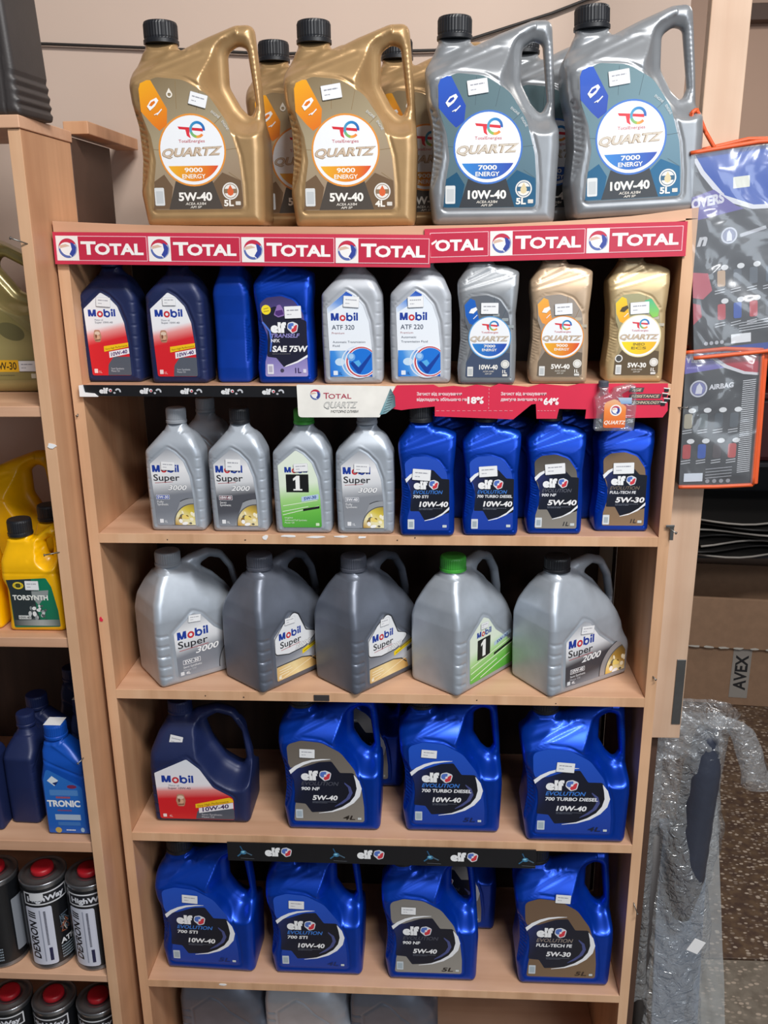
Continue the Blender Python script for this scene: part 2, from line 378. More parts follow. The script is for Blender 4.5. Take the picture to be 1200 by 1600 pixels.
# ---- mould C: one litre bottle with peaked label
OUT_C = rounded([(-47, 0, 8), (48, 0, 9), (49, 90, 40), (48, 138, 26), (36, 165, 25), (22, 179, 8), (20, 183, 2), (20, 188, 1), (-13, 188, 1), (-13, 183, 2), (-17, 174, 8), (-30, 160, 10), (-48, 141, 12), (-49, 80, 60)], step=1.6)
LAB_C = rounded([(-39, 120, 3), (-8, 146, 4), (4, 139, 10), (18, 124, 12), (27, 98, 20), (31, 60, 30), (32, 12, 4), (-35, 12, 4), (-37, 60, 20)], step=3)
def H_C(X, Z): return 30-14*sm((Z-146)/38.)
def D_C(X, Z, s):
    P = np.stack([X, Z], 1); dl, il = dist_poly(P, LAB_C); sd = np.where(il, -dl, dl)
    D = 1.2*gauss(sd-3.6, 1.5)-.5*gauss(sd-7, 1.8)
    for z in range(22, 150, 18): D = D+1.2*gauss(seg_d(X, Z, (41, z), (52, z-1)), 1.2)+.9*gauss(seg_d(X, Z, (-52, z), (-43, z)), 1.1)
    D = D+.8*gauss(Z-6, 1.4)*(np.abs(X) < 42)
    return D
BODY_C = body_mesh('bottle_body', M['silver'], OUT_C, [], H_C, lambda X, Z: np.where(Z > 172, 16, 11.)+0*X, D_C, 1.9)
CAP_C = cap_mesh('bottle_cap', M['black'], .0172, .186, .211, .0035)
# ---- mould D: four litre jug with broad shoulders, handle at the right
OUT_D = rounded([(-93, 0, 11), (95, 0, 12), (98, 80, 60), (96, 130, 60), (86, 188, 40), (64, 222, 22), (30, 232, 20), (-8, 222, 10), (-19, 214, 3), (-19, 222, 1), (-63, 222, 1), (-63, 213, 3), (-66, 204, 10), (-78, 186, 26), (-92, 152, 30), (-95, 120, 30), (-95, 60, 60)])
HOLE_D = rounded([(8, 200, 12), (32, 214, 14), (58, 207, 14), (77, 176, 22), (84, 118, 10), (75, 97, 12), (46, 116, 30), (22, 156, 30)])
LAB_D = rounded([(-84, 112, 3), (-20, 143, 5), (4, 122, 25), (28, 82, 20), (66, 60, 12), (66, 11, 5), (-80, 11, 5)], step=4)
LAB_E = rounded([(-63, 102, 3), (-24, 134, 6), (-8, 126, 12), (14, 98, 20), (56, 66, 20), (82, 46, 10), (82, 14, 5), (-60, 14, 5)], step=4)
def mould_d(hole, out=OUT_D):
    def H(X, Z):
        dh, ih = dist_poly(np.stack([X, Z], 1), hole)
        Hh = 13+44*sm((dh-7)/22.); t = 57-35*np.clip((Z-138)/76., 0, 1)**1.35
        return np.minimum(Hh, t)
    return H
def D_D(lab):
    def D(X, Z, s):
        P = np.stack([X, Z], 1); dl, il = dist_poly(P, lab); sd = np.where(il, -dl, dl)
        D = 1.8*gauss(sd-4.5, 2.0)
        for z in (22, 42, 62, 82, 102): D = D+1.8*gauss(seg_d(X, Z, (-95, z), (-76, z-1.5)), 1.5)
        return D
    return D
BODY_D = body_mesh('jug_body', M['navy'], OUT_D, [HOLE_D], mould_d(HOLE_D), lambda X, Z: np.where(Z > 205, 22, 15.)+0*X, D_D(LAB_D))
# ---- mould E: broad domed shoulders, slim strap handle behind them
SHC = np.array([(-19, 216), (-6, 209), (14, 196), (38, 178), (60, 156), (78, 130), (92, 104), (99, 78)], float)
OUT_E = rounded([(-93, 0, 10), (95, 0, 10), (98, 70, 60), (98, 112, 30), (96, 150, 30), (86, 190, 34), (64, 222, 22), (34, 232, 20), (0, 226, 10), (-19, 218, 3), (-19, 222, 1), (-63, 222, 1), (-63, 213, 3), (-66, 206, 10), (-78, 188, 26), (-91, 158, 34), (-95, 128, 30), (-95, 60, 60)])
HOLE_E = rounded([(16, 204, 6), (38, 214, 12), (60, 206, 14), (77, 180, 22), (86, 140, 8), (84, 130, 5), (66, 158, 24), (42, 184, 24)])
def shoulder_d(X, Z):
    P = np.stack([X, Z], 1); d = np.full(len(X), 1e9); sg = np.zeros(len(X))
    for a, b in zip(SHC[:-1], SHC[1:]):
        ab = b-a; t = np.clip(((P-a)@ab)/(ab@ab), 0, 1); q = P-a-t[:, None]*ab; dd = np.hypot(q[:, 0], q[:, 1]); cr = ab[0]*(P[:, 1]-a[1])-ab[1]*(P[:, 0]-a[0])
        m = dd < d; d = np.where(m, dd, d); sg = np.where(m, np.sign(cr), sg)
    return d*sg
def H_E(X, Z):
    e = shoulder_d(X, Z); t = 57-34.5*np.clip((Z-128)/86., 0, 1)**1.45
    din = np.clip(-e/48., 0, 1); Hb = t*(.40+.60*np.sqrt(np.maximum(0, 1-(1-din)**2)))
    Hb = np.where(X < -12, t, Hb*sm((X+12)/30.)+t*(1-sm((X+12)/30.)))
    low = sm((Z-52)/40.); Hb = Hb*low+t*(1-low)
    k = sm((e+5)/9.); return Hb*(1-k)+12.5*k
def D_E(X, Z, s):
    P = np.stack([X, Z], 1); dl, il = dist_poly(P, LAB_E); sd = np.where(il, -dl, dl); D = 1.8*gauss(sd-4.5, 2.0)
    for z in (22, 42, 62, 82, 102): D = D+2.4*gauss(seg_d(X, Z, (-95, z), (-74, z-1)), 2.0)
    return D
BODY_E = body_mesh('jug_body', M['silver'], OUT_E, [HOLE_E], H_E, lambda X, Z: np.where(Z > 205, 22, 12.)+0*X, D_E, 2.5)
CAP_D = cap_mesh('jug_cap', M['black'], .0235, .216, .242, -.041)
# bodies in their colours
BOD = dict(gold=BODY_A, grey5=remat(BODY_A, M['grey'], 'jug_body'), blue5=remat(BODY_A, M['blue'], 'jug_body'),
 blue1=BODY_B, grey1=remat(BODY_B, M['grey'], 'bottle_body'), gold1=remat(BODY_B, M['gold1'], 'bottle_body'), palegold1=remat(BODY_B, M['palegold'], 'bottle_body'), plain1=remat(BODY_B, M['blue2'], 'bottle_body'),
 silver1=BODY_C, navy1=remat(BODY_C, M['navy'], 'bottle_body'), atf1=remat(BODY_C, M['atf'], 'bottle_body'),
 navy4=BODY_D, silver4=BODY_E, steel4=remat(BODY_E, M['steel'], 'jug_body'))
CAPS = {}
def cap_of(base, mat):
    k = (base.name, mat.name)
    if k not in CAPS: CAPS[k] = remat(base, mat, base.name)
    return CAPS[k]
# ------------------------------------------------------------------ flat print: coloured shapes and lettering as thin layers
_font = {}
def glyphs(s, shear=0.0, bold=0.0):
    k = (s, shear, bold)
    if k not in _font:
        cu = bpy.data.curves.new('lettering', 'FONT'); cu.body = s; cu.size = 1; cu.offset = bold; cu.resolution_u = 3; cu.fill_mode = 'FRONT'
        ob = bpy.data.objects.new('lettering', cu); me = bpy.data.meshes.new_from_object(ob)
        v = np.array([tuple(x.co)[:2] for x in me.vertices]) if len(me.vertices) else np.zeros((1, 2))
        v[:, 1] = np.clip(v[:, 1], -.3, .85); v[:, 0] += v[:, 1]*shear
        f = [tuple(p.vertices) for p in me.polygons]
        bpy.data.objects.remove(ob); bpy.data.curves.remove(cu); bpy.data.meshes.remove(me); _font[k] = (v, f)
    return _font[k]
def clip_half(poly, a, b, c):   # keep a*x+b*z<=c
    out = []
    for i in range(len(poly)):
        p, q = poly[i-1], poly[i]; dp = a*p[0]+b*p[1]-c; dq = a*q[0]+b*q[1]-c
        if (dp <= 0) != (dq <= 0):
            t = dp/(dp-dq); out.append((p[0]+t*(q[0]-p[0]), p[1]+t*(q[1]-p[1])))
        if dq <= 0: out.append(tuple(q))
    return out
def ell(cx, cz, rx, rz=None, n=36, a0=0, a1=360, rot=0):
    rz = rx if rz is None else rz; ca, sa = math.cos(math.radians(rot)), math.sin(math.radians(rot)); o = []
    m = n if abs(a1-a0) >= 360 else n+1
    for i in range(m):
        a = math.radians(a0+(a1-a0)*i/n); x, z = rx*math.cos(a), rz*math.sin(a); o.append((cx+x*ca-z*sa, cz+x*sa+z*ca))
    return o
class Draw:
    def __init__(s, clip=None, cut=0): s.v = []; s.f = []; s.c = []; s.m = []; s.l = 0; s.clip = clip; s.cut = cut
    def raw(s, pts, faces, cols, foil=0, layer=None):
        L = s.l if layer is None else layer; i0 = len(s.v)
        if s.cut:
            for f in faces:
                fp = [tuple(pts[k])[:2] for k in f]; xa, xb = min(p[0] for p in fp), max(p[0] for p in fp); x = math.floor(xa/s.cut)*s.cut
                while x < xb-1e-6:
                    q = clip_half(fp, 1, 0, x+s.cut); q = clip_half(q, -1, 0, -x) if len(q) > 2 else q; x += s.cut
                    if len(q) > 2:
                        i0 = len(s.v); s.v += [(p[0], p[1], L) for p in q]; s.f.append(tuple(range(i0, i0+len(q)))); s.c.append([cols[f[0]]]*len(q)); s.m.append(foil)
            return
        s.v += [(p[0], p[1], L) for p in pts]
        for f in faces: s.f.append(tuple(i0+k for k in f)); s.c.append([cols[k] for k in f]); s.m.append(foil)
    def poly(s, pts, col, foil=0, clip=True):
        pts = [tuple(p)[:2] for p in pts]
        if clip and s.clip is not None:
            for a, b, c in s.clip: pts = clip_half(pts, a, b, c) if len(pts) > 2 else pts
        if len(pts) < 3: return
        s.l += 1; c = (*lin(col), 1); xs = [p[0] for p in pts]
        s.raw(pts, [tuple(range(len(pts)))], [c]*len(pts), foil)
    def grad(s, pts, stops, d=(0, 1), foil=0, n=16):
        pts = [tuple(p)[:2] for p in pts]
        if s.clip is not None:
            for a, b, c in s.clip: pts = clip_half(pts, a, b, c) if len(pts) > 2 else pts
        if len(pts) < 3: return
        s.l += 1; pr = [p[0]*d[0]+p[1]*d[1] for p in pts]; lo, hi = min(pr), max(pr)
        st = [(t, lin(c)) for t, c in stops]
        def cf(t):
            for (t0, c0), (t1, c1) in zip(st, st[1:]):
                if t <= t1: k = 0 if t1 == t0 else max(0, (t-t0)/(t1-t0)); return (*[c0[i]*(1-k)+c1[i]*k for i in range(3)], 1)
            return (*st[-1][1], 1)
        for i in range(n):
            a, b = lo+(hi-lo)*i/n, lo+(hi-lo)*(i+1)/n
            q = clip_half(pts, d[0], d[1], b); q = clip_half(q, -d[0], -d[1], -a) if len(q) > 2 else q
            if len(q) > 2: s.raw(q, [tuple(range(len(q)))], [cf(((p[0]*d[0]+p[1]*d[1])-lo)/(hi-lo)) for p in q], foil)
    def band(s, outer, inner, col, foil=0, col2=None):
        s.l += 1; n = len(outer); p = list(outer)+list(inner); c1 = (*lin(col), 1); c2 = (*lin(col2), 1) if col2 else c1
        cols = [tuple(c1[j]*(1-i/(n-1))+c2[j]*i/(n-1) for j in range(4)) for i in range(n)]*2
        s.raw(p, [(i, i+1, n+i+1, n+i) for i in range(n-1)], cols, foil)
    def ring(s, cx, cz, r0, r1, col, a0=0, a1=360, foil=0, col2=None, n=36): s.band(ell(cx, cz, r1, None, n, a0, a1-.001), ell(cx, cz, r0, None, n, a0, a1-.001), col, foil, col2)
    def line(s, a, b, w, col, foil=0):
        dx, dz = b[0]-a[0], b[1]-a[1]; L = math.hypot(dx, dz) or 1; nx, nz = -dz/L*w/2, dx/L*w/2
        s.poly([(a[0]+nx, a[1]+nz), (b[0]+nx, b[1]+nz), (b[0]-nx, b[1]-nz), (a[0]-nx, a[1]-nz)], col, foil)
    def rrect(s, x0, z0, x1, z1, r, col, foil=0, sh=0): s.poly([(p[0]+sh*(p[1]-z0), p[1]) for p in rounded([(x0, z0, r), (x1, z0, r), (x1, z1, r), (x0, z1, r)], 4, 0)], col, foil)
    def text(s, t, x, z, h, col, wd=None, shear=0.0, bold=0.012, al='L', rot=0, foil=0, outline=None, slope=0):
        """h = capital height in mm; x,z = left (or centre) of the baseline"""
        if outline: s.text(t, x-.02*h, z-.02*h, h*1.02, outline[0], wd and wd*1.01, shear, bold+outline[1], al, rot, foil, None, slope)
        v, f = glyphs(t, shear, bold)
        if not f: return
        v = v.copy(); k = h/.70; v = v*k; x0, x1 = v[:, 0].min(), v[:, 0].max()
        v[:, 0] -= x0
        if wd: v[:, 0] *= wd/(x1-x0)
        W_ = v[:, 0].max()
        if al == 'C': v[:, 0] -= W_/2
        if al == 'R': v[:, 0] -= W_
        v[:, 1] += v[:, 0]*slope
        if rot:
            a = math.radians(rot); v = np.stack([v[:, 0]*math.cos(a)-v[:, 1]*math.sin(a), v[:, 0]*math.sin(a)+v[:, 1]*math.cos(a)], 1)
        v = v+np.array([x, z]); s.l += 1; c = (*lin(col), 1)
        s.raw([tuple(p) for p in v], f, [c]*len(v), foil)
    def tinylines(s, x, z, wds, h, col, gap=2.2):
        for i, wd in enumerate(wds):
            xx = x; zz = z-i*gap
            while xx < x+wd-1: k = min(x+wd-xx, 3+2.2*((i*7+int(xx*3)) % 3)); s.rrect(xx, zz, xx+k-.8, zz+h, 0, col); xx += k
    def mesh(s, name, y0, dl=.00002, fold=None, bend=None, sc=(1, 1)):
        me = bpy.data.meshes.new(name); X = []
        for x, z, l in s.v:
            x *= sc[0]; z *= sc[1]
            if bend: R_ = bend*1000; a = x/R_; rr = R_+.3+l*dl*1000; X.append((rr*math.sin(a)*.001, -rr*math.cos(a)*.001, z*.001))
            else: X.append((x*.001, y0-l*dl, z*.001))
        me.from_pydata(X, [], s.f); at = me.color_attributes.new('ink', 'FLOAT_COLOR', 'CORNER')
        # consistent orientation towards the viewer
        flat = []
        for p, cs in zip(me.polygons, s.c): flat += [x for c in cs for x in c]
        at.data.foreach_set('color', flat); me.materials.append(M['ink']); me.materials.append(M['foil'])
        me.polygons.foreach_set('material_index', s.m)
        bm = bmesh.new(); bm.from_mesh(me); bm.normal_update()
        bad = [f for f in bm.faces if (f.normal.dot(Vector((f.calc_center_median().x, f.calc_center_median().y, 0))) < 0 if bend else f.normal.y > 0)]
        bmesh.ops.reverse_faces(bm, faces=bad); bm.to_mesh(me); bm.free(); return me
def halfplanes(poly, inset=0.0):   # clip planes of a convex-ish CCW outline
    P = [tuple(p) for p in poly]; o = []
    for i in range(len(P)):
        a, b = P[i], P[(i+1) % len(P)]; dx, dz = b[0]-a[0], b[1]-a[1]; L = math.hypot(dx, dz)
        if L < 1e-6: continue
        n = (dz/L, -dx/L); o.append((n[0], n[1], n[0]*a[0]+n[1]*a[1]-inset))
    return o
def roundel(d, x, z, r):      # ball-shaped emblem of swirling bands on white
    d.poly(ell(x, z, r), '#9aa3c2'); d.poly(ell(x-.05*r, z, r*.86, r*.9), '#f3f1f0')
    d.poly(ell(x, z, r*.98, None, 20, 28, 168)+ell(x-.15*r, z-.42*r, r*.95, r*1.02, 20, 150, 48), '#c4304a')
    d.poly([(x+.30*r, z+.62*r), (x+.62*r, z+.50*r), (x+.90*r, z+.1*r), (x+.80*r, z-.45*r), (x+.42*r, z-.86*r), (x+.12*r, z-.60*r), (x+.42*r, z-.1*r)], '#35479c')
    d.poly([(x-.82*r, z+.30*r), (x-.2*r, z+.42*r), (x+.25*r, z+.22*r), (x-.25*r, z+.12*r), (x-.86*r, z-.02*r)], '#d9b9a6')
    d.poly(ell(x, z, r*.98, None, 14, 185, 285)+ell(x+.06*r, z+.14*r, r*.88, r*.88, 14, 278, 190), '#5a6cae')
def te_logo(d, x, z, w):      # letters t and e drawn as one ribbon
    k = w/44.
    d.poly([(x-22*k, z+5*k), (x+18*k, z+1.5*k), (x+18*k, z-3*k), (x-4*k, z-.5*k), (x-20*k, z+1*k)], '#d6303c')
    d.poly([(x-10*k, z+1*k), (x-3*k, z+0*k), (x-4*k, z-6*k), (x-2*k, z-13*k), (x-8*k, z-9*k)], '#dd3542')
    d.ring(x+9*k, z, 8.5*k, 12.5*k, '#2a5db0', -8, 100, col2='#2a86c4'); d.ring(x+9*k, z, 8.5*k, 12.5*k, '#2a86c4', 100, 200, col2='#5aa7c0')
    d.ring(x+9*k, z, 8.5*k, 12.5*k, '#63b58a', 200, 260, col2='#9ab848'); d.ring(x+9*k, z, 8.5*k, 12.5*k, '#e8b04a', 260, 318, col2='#ee7f3c')
def quartz_label(kind, grade, size, P, sc=1.0, big=True, sub=('9000', 'ENERGY'), recess=1.0):
    d = Draw(); lab = LAB_A if big else LAB_B
    if big: cx, cz, R = -8, 110, 49
    else: cx, cz, R = 4, 74, 31.5
    f = R/49.
    d.grad(lab, P['bg'], (.35, -1), foil=1)
    # ring segments round the white disc
    def X(a, r): return (cx+r*math.cos(math.radians(a)), cz+r*math.sin(math.radians(a)))
    def clipd(pts):
        keep = []
        for p in pts: keep.append(p)
        return keep
    if big:
        d.grad([(-82, 165), (-83, 196), (-80, 204), (-70, 208), (-64, 208), (-42, 168), (-44, 146), (-56, 138), (-66, 147)], P['wedge'], (.5, -1))
        d.line((-27, 207), (-28, 168), .8, P['seg']); d.line((8, 193), (2, 166), .8, P['seg']); d.line((40, 157), (27, 146), .8, P['seg']); d.line((60, 112), (42, 110), .8, P['seg']); d.line((-68, 112), (-58, 111), .8, P['seg']); d.line((46, 78), (64, 66), .8, P['seg'])
        d.poly([(-73, 33), (-74, 26), (-48, 26), (-42, 58), (-54, 76), (-70, 66)], P['low'], 1)
        d.poly([(36, 78), (64, 66), (66, 30), (62, 25.5), (33, 25.5), (20, 62)], P['low'], 1)
        d.poly([(-50, 25.5), (-37, 66), (20, 66), (34, 25.5)], P['trap'])
    else:
        d.grad([(-34, 108), (-36, 124), (-27, 134), (-20, 131), (-13, 101), (-19, 92), (-28, 96)], P['wedge'], (.5, -1))
        d.poly([(-32, 36), (-33, 14), (-28, 12.5), (32, 12.5), (36.5, 17), (36, 50), (25, 52), (-22, 52)], P['trap' if kind != 'g' else 'trap'])
        d.line((10, 136), (9, 108), .6, P['seg']); d.line((28, 117), (21, 100), .6, P['seg'])
        for a in (75, 50, 28): p = X(a, R*1.14); d.rrect(p[0]-5, p[1]-2, p[0]+5, p[1]+2.5, 1, P['low'])
    d.poly(ell(cx, cz, R+2.6*f, None, 48), P['rim']); d.poly(ell(cx, cz, R, None, 48), '#eef1f6')
    ch = cz-22*f if big else cz-14*f
    ri = R-4.5*f; a = math.degrees(math.asin((ch-cz)/ri))
    d.grad(ell(cx, cz, ri, None, 30, 180-a, 360+a), P['seg2'], (1, -.15))
    te_logo(d, cx+1*f, cz+29*f, 42*f)
    d.text('TotalEnergies', cx, cz+11*f, 4.3*f, '#c04a52', 40*f, bold=.006, al='C')
    d.text('QUARTZ', cx, cz-7.5*f, 11*f, P['q'], 92*f if big else 60, shear=.25, bold=.02, al='C', outline=('#957c5c' if kind != 'y' else '#a89060', .03), slope=.03 if big else 0)
    d.text(sub[0], cx, ch-9*f, 6.2*f, P.get('st', '#f7f3ea'), 28*f, bold=.025, al='C'); d.text(sub[1], cx, ch-18*f, 6.0*f, P.get('st', '#f7f3ea'), 36*f, bold=.02, al='C')
    if big:
        d.text(grade, -8, 38, 11.5, '#f5f2ec', 52 if len(grade) == 5 else 58, bold=.035, al='C')
        d.text('ACEA A3/B4', -8, 31.5, 3.6, '#e6e0d6', 32, shear=.2, al='C'); d.text('API SP', -8, 26.8, 3.2, '#e6e0d6', 18, shear=.2, al='C')
        d.rrect(-71, 31, -56, 57, 2, '#d9dcdd'); d.rrect(-69, 34, -58, 52, 1, '#c2c7ca')
        d.poly(ell(47, 51, 12.5), '#e4e2de'); d.poly(ell(47, 51, 10.5), P['low']); d.poly(ell(47, 51, 9.5, None, 20, 20, 160), '#e8e4de'); d.poly(ell(47, 51, 9.5, None, 20, 200, 340), '#e8e4de')
        d.poly([(47, 60), (42, 51), (43, 46), (47, 44), (51, 46), (52, 51)], P['drop'])
        d.text(size, 36, 29.5, 8.5, '#f2eee6', 15, bold=.04); d.rrect(54, 30.5, 62, 36, 1, '#d8d4cc')
        # small pictogram of a car in the wedge
        d.poly([(-72, 172), (-66, 180), (-57, 184), (-54, 180), (-60, 172), (-68, 166)], '#f3f4f6'); d.poly([(-69, 173), (-65, 178), (-60, 180), (-59, 177), (-65, 172)], P['wedge'][1][1])
        d.line((-58, 160), (-50, 168), 1.6, '#eef0f2'); d.line((-62, 160), (-56, 163), 1.2, '#eef0f2')
        for a in (52, 33): d.text('ENGINE', *X(a, 61), 3.6, '#d8dcde', 15, al='C', rot=a-90, bold=.0)
        if kind == 'g': d.ring(-37, 188, 2.6, 4.6, '#ece6da'); d.poly([(-37, 197), (-41, 190), (-33, 190)], '#ece6da')
    else:
        d.text(grade, 3, 25, 7, '#f5f2ec', 29, bold=.035, al='C'); d.text('ACEA A3/B4', 3, 20.5, 2.4, '#e6e0d6', 17, shear=.2, al='C', bold=.0); d.text('API SP', 3, 16.8, 2.2, '#e6e0d6', 11, shear=.2, al='C', bold=0)
        d.rrect(-30, 14, -21, 29, 1, '#e0e0de'); d.rrect(-28.6, 16, -22.4, 26, .5, '#bfc3c4')
        d.poly(ell(29, 33, 6.6), '#e6e4df'); d.poly(ell(29, 33, 5.2), P['low']); d.poly(ell(29, 33, 4.4), '#e6e4df'); d.text(size, 25, 19, 5, '#efece6', 7, bold=.03); d.rrect(25, 14, 33, 17.5, .8, '#dcdad5')
        d.poly([(-29, 112), (-26, 118), (-18, 121), (-16, 117), (-22, 111)], '#f3f4f6' if kind != 'y' else '#4a3c20'); d.line((-22, 103), (-16, 109), 1.1, '#eef0f2')
        if kind == 'y':
            d.grad([(18, 131), (31, 114), (30, 104), (22, 102), (14, 112), (8, 128)], [(0, '#49b98a'), (1, '#8fce4e')], (0, -1)); d.poly(ell(-26, 39, 6), '#e6e4df'); d.poly(ell(-26, 39, 4.4), '#4a4a48')
    return d
PG = dict(bg=[(0, '#a5906f'), (.4, '#cdbd9c'), (.7, '#c5ad92'), (1, '#b29678')], wedge=[(0, '#f0a81f'), (1, '#e0761e')], seg='#8e7654', low='#8d735a', trap='#4d4640', rim='#e3933c', seg2=[(0, '#efb52f'), (.8, '#e2742a'), (1, '#dd4a30')], q='#cdb9a4', drop='#d9663a')
PB = dict(bg=[(0, '#6f878c'), (.5, '#6c8791'), (1, '#55707f')], wedge=[(0, '#1a53bd'), (1, '#1140a8')], seg='#4a606a', low='#2c5f80', trap='#31353b', rim='#3f74c8', seg2=[(0, '#2f86d3'), (1, '#2a49ae')], q='#d0c6b8', drop='#d8c9a0')
PB1 = dict(PB, bg=[(0, '#7e848d'), (1, '#6d7480')], trap='#43506a', wedge=[(0, '#1d63bf'), (1, '#165ab8')], rim='#5f9fd6', low='#9aa3a6')
PG1 = dict(PG, bg=[(0, '#b5aaa0'), (1, '#b4a08c')], trap='#6b5f51', low='#b9b09e', wedge=[(0, '#f2b14a'), (1, '#ee9440')])
PY1 = dict(PG, bg=[(0, '#a6a07a'), (1, '#a98d66')], trap='#5f4f38', wedge=[(0, '#f7cf1a'), (1, '#f2a41c')], seg2=[(0, '#f4e020'), (1, '#f4b92c')], rim='#e9dcae', st='#8a7430', low='#b9b09e')
def elf_mark(d, x, z, h, emb=True):
    d.text('elf', x, z, h, '#f4f6f8', h*1.72, bold=.062)
    if emb:
        cx, cz, r = x+h*2.42, z+h*.5, h*.62
        d.poly(rounded([(cx-r*.95, cz-.2*r, r*.5), (cx-.1*r, cz-r*1.05, r*.3), (cx+r*.8, cz-.75*r, r*.4), (cx+r*1.1, cz+.55*r, r*.5), (cx+.1*r, cz+r, r*.4), (cx-.8*r, cz+.8*r, r*.5)], 5, 0), '#dfe2ea')
        d.poly(rounded([(cx-r*.85, cz-.1*r, r*.5), (cx-.3*r, cz-r*.4, r*.2), (cx+.15*r, cz+.1*r, r*.2), (cx+.3*r, cz+.8*r, r*.2), (cx-.7*r, cz+.7*r, r*.5)], 5, 0), '#5374c4')
        d.poly(rounded([(cx-.25*r, cz-r*.45, r*.2), (cx-.05*r, cz-r*.92, r*.2), (cx+r*.7, cz-.6*r, r*.4), (cx+r*.9, cz+.5*r, r*.4), (cx+.5*r, cz+.35*r, r*.1), (cx+.2*r, cz+.05*r, r*.1)], 5, 0), '#d03a46')
        d.poly(ell(cx+.05*r, cz+.02*r, r*.2), '#f6e8ea')
def elf_label(bgst, name, grade, size, sizecol, evo='#3f7fd8', lines=''):
    d = Draw(); d.grad(LAB_A, bgst, (.2, -1))
    dk = rounded([(-80, 150, 3), (-71, 118, 10), (-70, 92, 20), (-72, 68, 4), (-50, 66, 5), (-38, 46, 4), (8, 50, 30), (50, 75, 30), (60, 112, 20), (46, 140, 6), (20, 140, 4), (4, 166, 5), (-20, 164, 30), (-55, 150, 20)], 6, 0)
    d.grad(dk, [(0, '#22306c'), (.28, '#151a30'), (1, '#14161f')], (1, -.4))
    # left white blade and right white crescent
    a = [(-80, 143), (-68, 154), (-52, 163), (-35, 168.5), (-15, 171), (2, 171)]; b = [(-77, 135), (-65, 147), (-50, 157), (-34, 164), (-15, 168), (2, 170.4)]
    d.band(a, b, '#eef1f6')
    a = [(47, 136), (57, 122), (62, 104), (58, 86), (46, 70), (28, 57), (4, 48), (-24, 44)]; b = [(47, 134), (50, 120), (52, 104), (48, 87), (38, 72), (22, 60), (2, 50.5), (-24, 45)]
    d.band(a, b, '#eef1f6')
    a = [(28, 118), (40, 108), (44, 94), (38, 80), (24, 68), (8, 60)]; b = [(28, 115), (35, 106), (37, 94), (31, 81), (20, 71), (8, 61.5)]
    d.band(a, b, '#4a5288')
    elf_mark(d, -57, 123, 19.5)
    d.text('EVOLUTION', -57, 110, 8.6, evo, 74, shear=.25, bold=.018)
    d.text(name, -57, 98.5, 7.2, '#eef0f4', len(name)*6.05, bold=.03, shear=.12)
    d.text(grade, -36, 76, 10.5, '#f2f3f6', 50 if len(grade) == 5 else 56, bold=.035, shear=.15)
    d.tinylines(-36, 71.5, (48, 30), 1.0, '#6d7382', 2.4)
    d.rrect(-70, 32, -56, 53, 1.5, '#c9d3dc'); d.rrect(-68, 35, -58, 49, 1, '#a8b8c2')
    d.text(size, 24, 31, 9.5, sizecol, 24, bold=.02, shear=.2); d.rrect(53, 31, 60, 36, .8, '#cfd8da')
    return d
